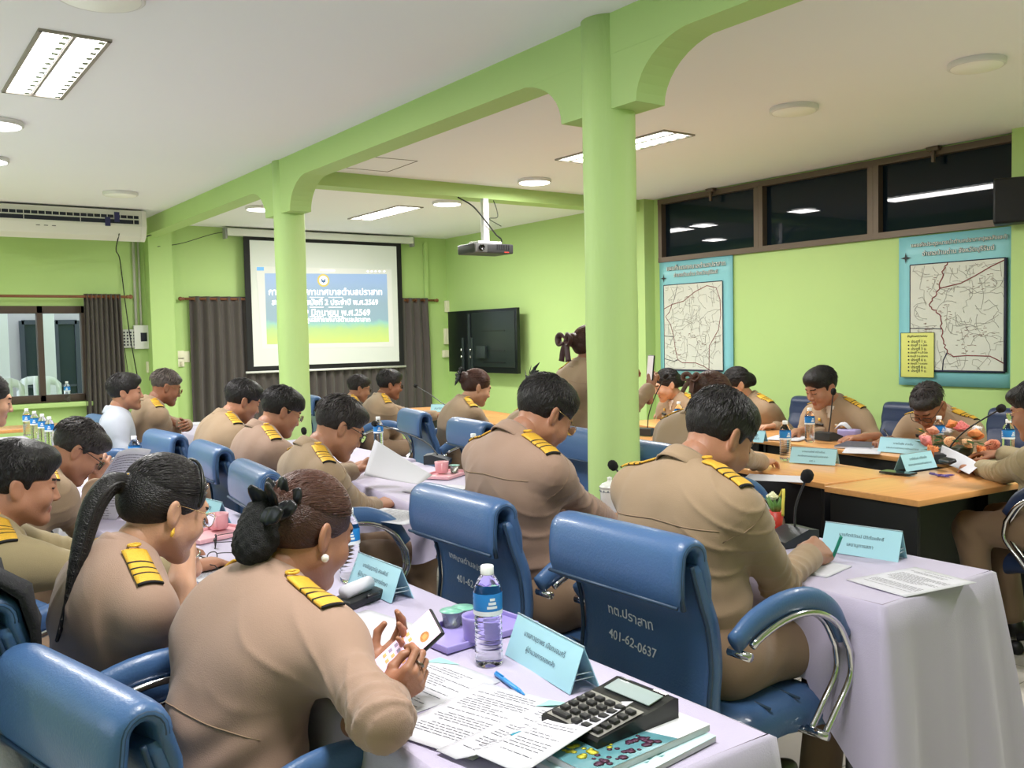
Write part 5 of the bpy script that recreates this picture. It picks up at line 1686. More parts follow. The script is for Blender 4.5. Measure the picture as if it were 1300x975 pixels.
# ------------------------------------------------------------------ table things
pet = mat('clear bottle', (.96, .98, 1, 1), .04, trans=1.0, ior=1.30)
blue_l = mat('blue label', srgb(40, 130, 205), .4); white_l = mat('white label', srgb(232, 238, 244), .4); cap_m = mat('white cap', srgb(236, 238, 240), .35)
BOT = {}
def bottle(label, x, y, z=TZ + .005, empty=False):
    t = thing('water_bottle', label, 'bottle', (x, y, z), 0, 'plastic water bottles')
    if not BOT:
        pr_ = [(.0, .004), (.024, 0), (.030, .004), (.0315, .014)]
        for i in range(9):
            z0 = .020 + i * .0125; pr_ += [(.0315, z0), (.0295, z0 + .005), (.0315, z0 + .0105)]
        pr_ += [(.0320, .138), (.0320, .166), (.0305, .172), (.028, .182), (.020, .198), (.0135, .207), (.0130, .216), (0, .216)]
        BOT['b'] = MB().lathe(pr_, 24).build('bottle', pet, t).data
        BOT['l'] = MB().lathe([(.0325, .118), (.0328, .120), (.0328, .164), (.0325, .166)], 24, 0, close=False).lathe([(.0331, .118), (.0331, .128)], 24, 1, close=False)
        lm = BOT['l']
        for a0 in (0.4, 2.5, 4.6):
            for k in range(3):
                rows = [[(.0332 * math.cos(a0 + .18 * i + .1 * k), .0332 * math.sin(a0 + .18 * i + .1 * k), .134 + .009 * k + .006 * j) for j in range(2)] for i in range(5 - k)]
                lm.grid(rows, 1)
        BOT['l'] = lm.build('label', [blue_l, white_l], t).data
        BOT['c'] = MB().lathe([(.0148, .205), (.0150, .207), (.0150, .223), (.0135, .225), (0, .225)], 20).build('cap', cap_m, t).data
    else:
        for k, n_ in (('b', 'bottle'), ('l', 'label'), ('c', 'cap')): link(bpy.data.objects.new(n_, BOT[k]), t)
    return t
def bot(label, u, v, z=TZ + .005): p = at_z(u, v, z); return bottle(label, p.x, p.y, z)
bot('water bottle nearest the viewer, beside the purple cup', 621, 843)
bot('water bottle half hidden behind the brown haired woman’s face', 445, 738)
bot('water bottle behind the spectacled man’s left shoulder', 602, 604)
bot('water bottle behind the raised white sheet', 481, 572)
bot('water bottle left of the writing man’s head, nearer of the pair', 857, 566)
bot('water bottle left of the writing man’s head, farther of the pair', 862, 548)
bot('water bottle beside the upright name card on the front wooden table', 997, 584)
bot('water bottle before the man between the maps', 1028, 561)
bot('water bottle before the bent man under the large map', 1192, 577)
bot('water bottle right of the rose arrangement', 1280, 584)
for i, (u, v) in enumerate(((35, 553), (45, 558), (55, 563), (64, 568))):
    bot(['leftmost', 'second from left', 'third from left', 'rightmost'][i] + ' of the four water bottles by the left window', u, v)
bot('water bottle behind the head of the man with the printed sheet', 128, 597)
bot('water bottle beyond the clip of the printed sheet', 172, 604)
p = at_x(86, 520, XW - .05); bottle('lone water bottle on the left window sill', XW - .06, p.y, .887)
# name cards
card_m = mat('pale blue card', srgb(164, 212, 226), .35, coat=.3); acr = mat('acrylic edge', srgb(214, 232, 238), .1, trans=.6, ior=1.3)
ink_d = mat('card ink', srgb(58, 74, 92), .6)
def card(label, p0, p1, h, lines, depth=.075, z=TZ + .005, logo=False):
    a, b = at_z(*p0, z), at_z(*p1, z)
    d = b - a; L = d.length; c = (a + b) / 2; rz = math.atan2(d.y, d.x)
    t = thing('name_card', label, 'name card', (c.x, c.y, z), rz, 'pale blue tent name cards')   # local +x to the right as read, front is -y
    for nm, y0, y1 in (('front_face', 0, depth / 2), ('rear_face', depth, depth / 2)):
        m = MB(); s = 1 if y0 == 0 else -1
        m.add([(-L / 2, y0, 0), (L / 2, y0, 0), (L / 2, y1, h), (-L / 2, y1, h), (-L / 2, y0 + s * .003, 0), (L / 2, y0 + s * .003, 0), (L / 2, y1 + s * .001, h), (-L / 2, y1 + s * .001, h)],
              [(0, 1, 2, 3), (4, 5, 6, 7), (0, 1, 5, 4), (1, 2, 6, 5), (2, 3, 7, 6), (3, 0, 4, 7)])
        m.build(nm, card_m, t)
    MB().tube([(-L / 2, depth / 2, h), (L / 2, depth / 2, h)], .0022, 6).build('fold', acr, t)
    for y in (.28, .40): MB().tube([(L / 2 - .002, depth * y * .5 + .004, h * y), (L / 2 - .002, depth - depth * y * .5 - .004, h * y)], .0014, 6).build('strut', acr, t)
    ang = math.atan2(h, depth / 2)
    m = MB()
    for s, wd, f in lines:
        yy, zz = depth / 2 * f - .0012, h * f + .0006
        text_fit(m, s, wd * L, Matrix.Translation((0, yy, zz)) @ Euler((ang, 0, 0)).to_matrix().to_4x4())
    m.build('writing', ink_d, t, fixn=False)
    return t
card('pale blue name card right of the nearest water bottle', (641, 831), (723, 882), .092, [('นางสาวยุราพร เปียถนอมศรี', .62, .66), ('ผู้อำนวยการกองคลัง', .44, .36)])
card('pale blue name card behind the black case, second in the left row', (441, 741), (496, 766), .092, [('นายชัญญาณัฐ สอนพันธ์', .56, .70), ('ผู้อำนวยการกองการศึกษา', .66, .42)])
card('pale blue name card beyond the ponytailed woman’s spectacles', (232, 657), (272, 668), .092, [('นายกองช่าง', .5, .66), ('ผู้อำนวยการ', .5, .36)])
card('pale blue name card behind the writing hand', (1042, 699), (1140, 714), .092, [('นายกิตติวัฒน์ ปิติเรืองสิทธิ์', .58, .64), ('เลขานุการสภา', .34, .34)])
card('pale blue name card standing at the seam of the front wooden tables', (1002, 587), (1060, 591), .085, [('นางเยาวมัลย์ ศรีวันรัตน์', .5, .74), ('สมาชิกสภาเทศบาลตำบลปราสาท', .66, .46), ('เขต ๑', .12, .18)])
card('pale blue name card before the bent man under the large map', (1114, 573), (1176, 578), .085, [('นายวันชัย สายยิ้ม', .40, .62), ('รองประธานสภาเทศบาลตำบลปราสาท', .66, .32)])
card('pale blue name card tilted beside the dark phone', (1151, 599), (1190, 593), .085, [('นายไพโรจน์ เปรียบยิ่ง', .55, .66), ('ประธานสภาเทศบาลตำบลปราสาท', .75, .34)])
card('pale blue name card before the dark haired woman looking down', (936, 560), (969, 562), .075, [('นางสาว', .5, .6), ('สมาชิกสภา', .6, .3)])
card('pale blue name card edge beside the far pair of water bottles', (839, 552), (858, 553), .075, [('สมาชิกสภา', .6, .45)])
card('pale blue name card before the upright man by the screen', (546, 523), (572, 523), .075, [('สมาชิกสภา', .6, .45)])
# sheets of paper
paper_m = mat('white paper', srgb(202, 202, 210), .7); ink_p = mat('printed grey', srgb(84, 84, 92), .8); teal = mat('teal print', srgb(150, 214, 204), .6)
def sheet(label, x, y, rz, z=TZ + .006, w=.21, l=.297, text=1, lift=0.0, thick=.0012, seed=0, corner=False, name='paper_sheet', curl=0.0, step=0.0, group='loose printed papers'):
    t = thing(name, label, 'paper', (x, y, z), rz, group)
    f = lambda u, v: step * min(1, max(0, (u + .05) / .05)) + .004 * lift * math.sin(3 * u + 1) + lift * (.5 + v / l) ** 2 * .05 + curl * (u / w + .5) ** 2 * (v / l + .5)
    P = [[(-w / 2 + w * i / 8, -l / 2 + l * j / 10, f(-w / 2 + w * i / 8, -l / 2 + l * j / 10)) for j in range(11)] for i in range(9)]
    MB().grid(P, 0).build('page', paper_m, t, thick=thick)
    if text:
        rnd = random.Random(seed); m = MB()
        for k in range(int(24 * l / .297)):
            yy = l / 2 - .028 - k * .0098
            if rnd.random() < .14: continue
            x0 = -w / 2 + .022 + (0.02 if rnd.random() < .25 else 0); x1 = w / 2 - .020 - (rnd.uniform(.02, .10) if rnd.random() < .35 else 0)
            if k < 2: x0, x1 = -.05, .05
            xx = x0
            while xx < x1:
                wl = min(rnd.uniform(.006, .024), x1 - xx)
                za = [f(xx, yy) + thick / 2 + .0005, f(xx + wl, yy) + thick / 2 + .0005]
                m.add([(xx, yy, za[0]), (xx + wl, yy, za[1]), (xx + wl, yy + .0022, za[1]), (xx, yy + .0022, za[0])], [(0, 1, 2, 3)])
                xx += wl + .0028
        m.build('print', ink_p, t, fixn=False)
    if corner:
        MB().add([(-w / 2, l / 2, f(-w / 2, l / 2) + .0016), (-w / 2 + .07, l / 2, f(-w / 2 + .07, l / 2) + .0016), (-w / 2, l / 2 - .04, f(-w / 2, l / 2 - .04) + .0016)], [(0, 1, 2)]).build('teal_corner', teal, t, fixn=False)
    return t
def psheet(label, u, v, rz, **k): p = at_z(u, v, TZ + .006); return sheet(label, p.x, p.y, R(rz), **k)
sheet('printed sheet under the typing hands', 1.69, -.94, R(188), seed=1, corner=True)
sheet('printed sheet lying flat left of the calculator, under the top sheet', 1.475, -.955, R(198), seed=2, z=TZ + .0085)
sheet('printed sheet with a teal corner propped on the calculator', 1.320, -.978, R(190), seed=3, z=TZ + .0115, corner=True, curl=.030, step=.024)
psheet('blank white sheet behind the pink phone', 470, 800, -80, text=0, seed=4)
psheet('printed sheet on the cloth by the ponytailed woman’s elbow', 258, 722, -75, seed=5)
psheet('printed sheet beyond the dark spectacles', 330, 720, -85, seed=6)
sheet('printed sheet at the end of the front right table', 1.508, -2.48, R(171), seed=7, text=1, w=.21, l=.29)
psheet('notepad under the writing hand', 1042, 722, 190, seed=8, text=0, w=.12, l=.17, thick=.006, name='notepad')
psheet('white sheet under the reading man’s hands', 500, 655, -70, seed=9, w=.24, l=.32)
psheet('white sheet between the pink cup and the spectacled man', 560, 625, -88, seed=10, w=.24, l=.32, text=0)
psheet('white sheet at the edge beside the pen and the spectacled man', 590, 622, -60, seed=11, text=0, z=TZ + .009)
psheet('white sheet left of the reading man’s raised hand', 440, 590, -80, seed=12, text=0)
psheet('white sheet lying behind the pale card of the front wooden table', 985, 607, -60, seed=13, text=0)
psheet('white sheets before the man between the maps', 1000, 556, 20, seed=14, text=0, w=.25)
psheet('white sheet in front of the bent man under the map', 1095, 572, 30, seed=15, text=0)
psheet('sheet on the far table before the man with folded arms', 236, 538, -30, seed=16, text=0, w=.3)
psheet('sheet before the man holding up papers', 100, 612, -70, seed=17, text=0)
psheet('folded white sheet standing near the four bottles', 60, 548, 30, seed=18, text=0, lift=1.5)
def held(label, corners, bend, text=True, seed=0, name='held_paper'):
    """sheet through four world points (top left, top right, bottom right, bottom left), bowed"""
    a, b, c_, d = [Vector(p) for p in corners]
    nrm = (b - a).cross(d - a).normalized()
    t = thing(name, label, 'paper', tuple((a + b + c_ + d) / 4))
    o = (a + b + c_ + d) / 4
    def S_(u, v): return a * (1 - u) * (1 - v) + b * u * (1 - v) + c_ * u * v + d * (1 - u) * v + nrm * bend * math.sin(PI * u) * (1 - .5 * v) - o
    P = [[S_(i / 12, j / 12) for j in range(13)] for i in range(13)]
    MB().grid(P, 0).build('page', paper_m, t, thick=.0012)
    if text:
        rnd = random.Random(seed); m = MB()
        for s in (-1, 1):
            for k in range(26):
                v = .08 + k * .034; x_ = .10
                while x_ < .9 - (rnd.uniform(0, .3) if rnd.random() < .3 else 0):
                    wl = rnd.uniform(.03, .11)
                    q = [S_(x_, v), S_(min(.93, x_ + wl), v), S_(min(.93, x_ + wl), v + .008), S_(x_, v + .008)]
                    m.add([p_ + nrm * s * .0012 for p_ in q], [(0, 1, 2, 3)]); x_ += wl + .014
        m.build('print', ink_p, t, fixn=False)
    return t
held('large white sheet raised by the reading man', (px(476, 558, -2.08), px(549, 603, -2.22), px(532, 615, -2.12), px(462, 603, -2.00)), .02, text=False)
held('printed sheet held upright by the man in the left row', (px(150, 574, -.86), px(192, 571, -1.00), px(146, 664, -.88), px(87, 668, -.72)), .015, seed=21)
held('bundle of white pages held at the right edge', (tuple(at_z(1196, 565, .86)), tuple(at_z(1245, 590, .82)), tuple(at_z(1230, 602, .785)), tuple(at_z(1192, 585, .775))), .02, text=False, seed=22)
# phones, pens
def slab_phone(name, label, M, w, l, th, scr, group=None, icons=False):
    t = thing(name, label, 'phone'); t.matrix_world = M
    MB().box((0, 0, 0), (w, l, th), bev=.0045, seg=3).build('case', mat('phone case black', srgb(30, 30, 32), .4), t)
    s = MB().box((0, 0, th / 2 + .0003), (w - .007, l - .008, .0008)).build('screen', scr, t)
    if icons:
        m = MB(); rnd = random.Random(3)
        for i in range(4):
            for j in range(5): m.box((-.024 + .016 * i, .012 - .016 * j, th / 2 + .0009), (.009, .009, .0004), rnd.randint(0, 1), bev=.0002)
        m.lathe([(0, 0), (.012, 0)], 14, 0, Matrix.Translation((.014, .042, th / 2 + .0012)))
        m.build('icons', [mat('icon orange', srgb(230, 170, 110), .5, emit=srgb(230, 170, 110), estr=.5), mat('icon grey', srgb(150, 140, 160), .5, emit=srgb(150, 140, 165), estr=.5)], s, fixn=False)
    return t
pink = mat('pink phone screen', srgb(240, 205, 232), .1, emit=srgb(245, 214, 238), estr=.42)
Mp = Matrix((PS, PD, PN)).transposed().to_4x4(); Mp.translation = PC; l_ph = .160
slab_phone('smartphone', 'dark smartphone with a bright pink screen in the woman’s hands', Mp, .078, l_ph, .010, pink, icons=True)
q = A['HF'][-1]
p_ = at_z(1140, 600, TZ + .010); slab_phone('smartphone', 'dark phone lying flat before the tilted name card', Matrix.Translation(p_) @ Matrix.Rotation(R(5), 4, 'Z') @ Matrix.Rotation(R(90), 4, 'Z'), .08, .165, .009, mat('dark phone screen', srgb(20, 30, 30), .1))
pv = at_y(826, 467, -4.0); slab_phone('smartphone', 'phone held up beside the column taking a photo', Matrix.Translation(pv) @ Euler((R(84), 0, R(165))).to_matrix().to_4x4(), .076, .155, .010, mat('camera view screen', srgb(200, 190, 190), .2, emit=srgb(206, 196, 196), estr=.6))
pv = at_y(402, 559, -2.20); slab_phone('smartphone', 'purple phone held by the man with floppy hair', Matrix.Translation(pv) @ Euler((R(50), 0, R(140))).to_matrix().to_4x4(), .076, .155, .010, mat('purple back', srgb(150, 130, 200), .3))
def pen(label, a, b, m, group='ballpoint pens'):
    a, b = Vector(a), Vector(b); t = thing('ballpoint_pen', label, 'pen', tuple(a), 0, group); d = b - a
    MB().tube([d * 0, d * .02, d * .75, d * .86], [.003, .0052, .0052, .0046], 10).build('barrel', m, t)
    MB().tube([d * .86, d * .99, d * 1.0], [.0044, .0016, .0006], 10).build('tip', m, t)
    MB().box((0, 0, 0), (.003, .003, .001)).build('button', chrome, t) if False else None
    u_ = Vector((0, 0, 1)); MB().tube([d * .03 + u_ * .006, d * .28 + u_ * .0065], .0016, 6).build('clip', m, t)
    return t
pbl = mat('pen blue', srgb(40, 140, 215), .3); pgr = mat('pen green', srgb(20, 130, 110), .3); ppu = mat('pen purple', srgb(84, 66, 140), .35); pbk = mat('pen black', srgb(28, 28, 30), .35)
pen('sky blue pen on the cloth in front of the nearest name card', at_z(629, 855, TZ + .011), at_z(666, 882, TZ + .011), pbl)
hw = SEC['HF'][-1] @ Vector((-.028, .095, -.030))
pen('green pen in the writing man’s hand', tuple(at_z(1068, 681, .86)), tuple(at_z(1056, 712, TZ + .012)), pgr)
pen('purple pen on the wooden end table, left of two', at_z(1180, 601, TZ + .008), at_z(1206, 606, TZ + .008), ppu)
pen('purple pen on the wooden end table, right of two', at_z(1190, 604, TZ + .008), at_z(1212, 603, TZ + .008), ppu)
pen('black pen on the white sheet by the spectacled man', at_z(577, 624, TZ + .012), at_z(600, 621, TZ + .012), pbk)
pen('black pen sticking out of the case behind the pink phone', at_z(466, 758, TZ + .03), at_z(484, 752, TZ + .03), pbk)
pen('pen in the hand of the bent man under the large map', px(1122, 545, -5.25), px(1132, 560, -5.2), pbk)
# booklets and calculator
def booklet(label, x, y, rz, z, w, l, th, cover):
    t = thing('booklet', label, 'booklet', (x, y, z), R(rz), 'printed booklets')
    MB().box((0, 0, th / 2), (w, l, th), bev=.0015).build('pages', paper_m, t)
    cover(t, w, l, th); return t
def cover1(t, w, l, th):
    z = th + .0006; m = MB()
    m.add([(-w / 2, -l / 2, z), (w / 2, -l / 2, z), (w / 2, l / 2, z), (-w / 2, l / 2, z)], [(0, 1, 2, 3)], 0)
    m.add([(-.01, -l / 2 + .0, z + .0004), (w / 2, -l / 2, z + .0004), (w / 2, .06, z + .0004), (.02, .03, z + .0004), (-.02, -.05, z + .0004)], [(0, 1, 2, 3, 4)], 1)
    rnd = random.Random(4)
    for i in range(70):
        a, b_, r_ = rnd.uniform(.0, w / 2 - .012), rnd.uniform(-l / 2 + .02, .03), rnd.uniform(.004, .010)
        m.lathe([(0, .0004), (r_, 0)], 7, 2 if a < .05 else 3, Matrix.Translation((a, b_, z + .0006 + i * 3e-6)))
    cv = [(-w / 2, -l / 2 + .02, z + .0009)] + [(-w / 2 + .10 * i / 8, -l / 2 + .02 + .035 * math.sin(PI * i / 8), z + .0009) for i in range(1, 8)] + [(-w / 2 + .10, -l / 2 + .0, z + .0009), (-w / 2, -l / 2, z + .0009)]
    m.add(cv, [tuple(range(len(cv)))], 4)
    m.build('cover', [mat('cover white', srgb(232, 234, 238), .25, coat=.4), mat('cover sea', srgb(90, 140, 150), .25, coat=.4, noise=.3, nscale=30), mat('cover yellow flowers', srgb(206, 200, 70), .4), mat('cover plum', srgb(80, 44, 70), .4), mat('cover teal', srgb(40, 140, 165), .3)], t, fixn=False)
def cover2(t, w, l, th):
    z = th + .0006; m = MB(); rnd = random.Random(8)
    m.add([(-w / 2, -l / 2, z), (w / 2, -l / 2, z), (w / 2, l / 2, z), (-w / 2, l / 2, z)], [(0, 1, 2, 3)], 0)
    for i in range(60):
        a, b_ = rnd.uniform(-w / 2 + .01, w / 2 - .02), rnd.uniform(-l / 2 + .01, l / 2 - .03); h_ = rnd.uniform(.01, .03)
        m.add([(a, b_, z + .0004), (a + .006, b_ + .003, z + .0004), (a + .004, b_ + h_, z + .0004)], [(0, 1, 2)], 1)
    m.build('cover', [mat('cover ice', srgb(196, 226, 232), .3, coat=.3), mat('cover grass', srgb(70, 130, 130), .4)], t, fixn=False)
p = at_z(800, 955, TZ + .01)
booklet('lower booklet with pale blue grass pattern under the calculator', 1.212, -1.075, 187, TZ + .006, .21, .297, .010, cover2)
booklet('white booklet with flower photo under the calculator', 1.240, -1.085, 184, TZ + .017, .21, .297, .012, cover1)
ca, cb2 = at_z(722, 945, TZ + .06), at_z(798, 880, TZ + .06)
cal = thing('calculator', 'black desktop calculator with grey display on the booklets', 'calculator')
cy_ = Vector((.04, -1, 0)).normalized(); cx_ = Vector((cy_.y, -cy_.x, 0))
pc = at_z(782, 917, TZ + .05)
Mc = Matrix((cx_, cy_, Vector((0, 0, 1)))).transposed().to_4x4(); Mc.translation = (1.272, -1.112, TZ + .0295)
cal.matrix_world = Mc
cw_, cl_ = .150, .205
MB().prism([(-cl_ / 2, 0), (cl_ / 2, 0), (cl_ / 2, .036), (cl_ / 2 - .012, .040), (cl_ / 2 - .055, .032), (-cl_ / 2 + .004, .016), (-cl_ / 2, .012)], 0, -cw_ / 2, cw_ / 2).build('body', mat('calculator black', srgb(26, 26, 28), .35), cal)
sl_ = math.atan2(.016, cl_ - .06)
def on_face(y): return .016 + (y + cl_ / 2) * (.0185 / (cl_ - .06)) + .0002
Mf = Matrix.Translation((0, 0, 0))
MB().add([(-cw_ / 2 + .006, -cl_ / 2 + .008, on_face(-cl_ / 2 + .008)), (cw_ / 2 - .006, -cl_ / 2 + .008, on_face(-cl_ / 2 + .008)), (cw_ / 2 - .006, .018, on_face(.018)), (-cw_ / 2 + .006, .018, on_face(.018))], [(0, 1, 2, 3)]).build('key_plate', mat('brushed silver', srgb(176, 174, 168), .35, metal=.6), cal, fixn=False)
km = mat('key black', srgb(32, 32, 34), .4)
kid = 0
for r_ in range(5):
    for c_ in range(5):
        if r_ == 0 and c_ == 1: continue
        wk = .041 if (r_ == 0 and c_ == 0) else .018
        x_ = -.054 + .027 * c_ + (.0135 if wk > .02 else 0); y_ = -cl_ / 2 + .020 + .0205 * r_
        kk = MB().box((x_, y_, on_face(y_) + .003), (wk, .014, .007), bev=.002).build('key', km, cal)
MB().box((0, .060, .0375), (.118, .040, .003), M=Matrix.Translation((0, .060, .0375)) @ Matrix.Rotation(.19, 4, 'X') @ Matrix.Translation((0, -.060, -.0375)), bev=.001).build('display', mat('lcd grey', srgb(150, 164, 164), .12), cal)
m = MB(); text_fit(m, 'CASIO', .022, Matrix.Translation((-.046, .083, .0412)) @ Matrix.Rotation(-.4, 4, 'X') if False else Matrix.Translation((-.050, .0905, .0412)))
m.build('maker_writing', mat('printed pale', srgb(210, 212, 210), .5), cal, fixn=False)
MB().box((.040, .092, .0400), (.034, .009, .002)).build('solar_cell', mat('solar dark', srgb(50, 44, 44), .2), cal)
# cups, trays, spectacles
def cup(label, u, v, m, handle=True, z=TZ + .018):
    p = at_z(u, v, z); t = thing('cup', label, 'cup', (p.x, p.y, z))
    MB().lathe([(.028, 0), (.034, .004), (.038, .055), (.0385, .060), (.0355, .060), (.034, .050), (.030, .008), (0, .006)], 28).build('bowl', m, t)
    if handle: MB().tube(catmull([(-.036, 0, .050), (-.060, 0, .046), (-.060, 0, .020), (-.034, 0, .014)], 5), .0045, 8, M=Matrix.Rotation(R(-30), 4, 'Z')).build('handle', m, t)
    return t
def tray(label, u, v, rz, m, w=.26, l=.17):
    p = at_z(u, v, TZ + .006); t = thing('tray', label, 'tray', (p.x, p.y, TZ + .006), R(rz))
    MB().box((0, 0, .003), (w, l, .005), bev=.002).build('base', m, t)
    b = MB()
    for s in (-1, 1): b.box((0, s * l / 2, .009), (w + .006, .006, .016), bev=.002); b.box((s * w / 2, 0, .009), (.006, l, .016), bev=.002)
    b.build('rim', m, t); return t
pkm = mat('pink plastic', srgb(232, 178, 186), .3); pum = mat('purple plastic', srgb(160, 148, 212), .3)
tray('purple tray behind the nearest water bottle', 600, 803, -85, pum, .28, .17)
cup('purple cup half hidden by the nearest water bottle', 607, 812, pum)
tray('pink tray before the spectacled man', 566, 604, -60, pkm); cup('pink cup on the far pink tray', 561, 600, pkm)
tray('pink tray beside the ponytailed woman', 272, 680, -70, pkm, .26, .18); cup('pink cup on the near pink tray', 278, 671, pkm)
def tub(label, u, v):
    p = at_z(u, v, TZ + .012); t = thing('jelly_cup', label, 'dessert cup', (p.x, p.y, TZ + .012), 0, 'small sealed dessert cups')
    MB().lathe([(.020, 0), (.027, .038), (.029, .040)], 20).build('tub', mat('clear tub', srgb(214, 226, 220), .15, trans=.7, ior=1.3), t)
    MB().lathe([(.031, .040), (.031, .0415), (0, .0425)], 20).build('lid', mat('printed lid', srgb(126, 190, 170), .3, noise=.35, nscale=60), t)
    MB().box((.026, 0, .020), (.003, .022, .020)).build('sticker', teal, t)
tub('sealed dessert cup on the purple tray, left one', 574, 795); tub('sealed dessert cup on the purple tray, right one', 588, 791)
tub('sealed dessert cup on the far pink tray', 577, 600); tub('sealed dessert cup beside the near pink cup', 262, 665)
def table_glasses(label, u, v, rz):
    p = at_z(u, v, TZ + .008); t = thing('spectacles', label, 'glasses', (p.x, p.y, TZ + .030), R(rz))
    g = glasses_part(t, Matrix.Translation((0, .10, .0)), 'dark'); g.name = 'frame'
table_glasses('black framed spectacles lying by the near pink cup', 276, 692, 160)
table_glasses('spectacles with pale rims cut off by the woman’s back', 262, 716, 120)
bc = at_z(455, 762, TZ + .01); t = thing('spectacle_case', 'black flat case with white tissue behind the woman’s shoulder', 'case', (bc.x, bc.y, TZ + .006), R(-65))
MB().box((0, 0, .012), (.17, .08, .024), bev=.006).build('case', mat('black case', srgb(28, 30, 32), .5), t)
MB().tube([(-.06, .0, .040), (.05, .0, .042)], .020, 14).build('tissue_roll', paper_m, t)
mg = thing('lidded_mug', 'white lidded porcelain mug before the near column', 'mug', (2.875, -2.53, TZ + .005))
wpz = mat('white porcelain', srgb(232, 234, 230), .15)
MB().lathe([(.030, 0), (.038, .006), (.040, .10), (.041, .104), (0, .104)], 28).build('bowl', wpz, mg)
MB().lathe([(.043, .104), (.043, .110), (.030, .122), (.010, .130), (.009, .140), (.011, .146), (0, .150)], 28).build('lid', wpz, mg)
m = MB().lathe([(.0405, .088), (.0408, .090)], 28, close=False)
for i in range(14):
    a = 2 * PI * i / 14; m.box((.0405 * math.cos(a), .0405 * math.sin(a), .093), (.004, .004, .006))
m.build('painted_band', mat('blue grey paint', srgb(120, 130, 140), .3), mg)
# conference microphones
mk = mat('microphone grey', srgb(46, 50, 54), .45); foam = mat('foam black', srgb(16, 16, 17), .9, bump=.5, bscale=500)
def mic(label, base, rz, path, ball=.021):
    b = Vector(base); t = thing('conference_microphone', label, 'microphone', tuple(b), R(rz), 'gooseneck conference microphones')
    I = (Matrix.Translation(b) @ Matrix.Rotation(R(rz), 4, 'Z')).inverted()
    MB().prism([(-.075, 0), (.075, 0), (.075, .050), (.03, .056), (-.075, .022)], 0, -.06, .06).build('base_unit', mk, t)
    MB().box((0, -.03, .040), (.07, .035, .006), M=Matrix.Rotation(.32, 4, 'X'), bev=.002).build('speak_button', mat('button grey', srgb(90, 96, 100), .4), t)
    pts = catmull([I @ Vector(p) for p in path], 7)
    MB().tube(pts, .0042, 8).build('gooseneck', mat('gooseneck', srgb(60, 62, 64), .4, metal=.5), t)
    e = pts[-1]; d = (pts[-1] - pts[-3]).normalized()
    q = Vector((0, 0, 1)).rotation_difference(d).to_matrix().to_4x4()
    MB().lathe([(.008, -.018), (ball * .8, -.012), (ball, .004), (ball * .9, .018), (ball * .5, .027), (0, .029)], 20, 0, Matrix.Translation(e) @ q).build('windscreen', foam, t)
    return t
b0 = at_z(1003, 690, TZ + .005)
mic('gooseneck microphone right of the writing man’s arm', b0, 170, [b0 + Vector((0, -.03, .05)), at_y(1009, 668, b0.y - .03), at_y(1011, 640, b0.y - .03), at_y(1024, 606, b0.y - .03)], .022)
b0 = Vector((2.93, -2.62, TZ + .005))
mic('gooseneck microphone in front of the near column', b0, 150, [b0 + Vector((0, -.01, .05)), at_y(797, 632, -2.62), at_y(794, 612, -2.62), at_y(779, 592, -2.61)], .021)
b0 = at_z(1052, 558, TZ + .005)
mic('gooseneck microphone before the man between the maps', b0, 0, [b0 + Vector((0, 0, .05)), at_y(1054, 535, b0.y + .02), at_y(1056, 515, b0.y + .02), at_y(1058, 498, b0.y + .02)], .018)
b0 = at_z(1205, 588, TZ + .005)
mic('long gooseneck microphone rising beside the roses', b0, -60, [b0 + Vector((0, 0, .05)), at_y(1208, 565, b0.y), at_y(1228, 545, b0.y), at_y(1270, 519, b0.y + .05)], .022)
b0 = at_z(822, 552, TZ + .005)
mic('gooseneck microphone before the woman by the column', b0, 20, [b0 + Vector((0, 0, .05)), at_y(824, 525, b0.y), at_y(833, 500, b0.y), at_y(845, 478, b0.y)], .018)
b0 = at_z(556, 588, TZ + .005)
mic('gooseneck microphone bending left over the far pink tray table', b0, -40, [b0 + Vector((0, 0, .05)), at_y(541, 562, b0.y), at_y(510, 548, b0.y), at_y(476, 538, b0.y)], .020)
b0 = at_z(578, 528, TZ + .005)
mic('gooseneck microphone on the far wooden table by the curtain', b0, -30, [b0 + Vector((0, 0, .05)), at_y(562, 512, b0.y), at_y(545, 500, b0.y), at_y(528, 490, b0.y)], .020)
b0 = at_z(392, 585, TZ + .005)
mic('gooseneck microphone partly hidden by the far column', b0, -30, [b0 + Vector((0, 0, .05)), at_y(390, 570, b0.y), at_y(388, 558, b0.y), at_y(386, 548, b0.y)], .018)
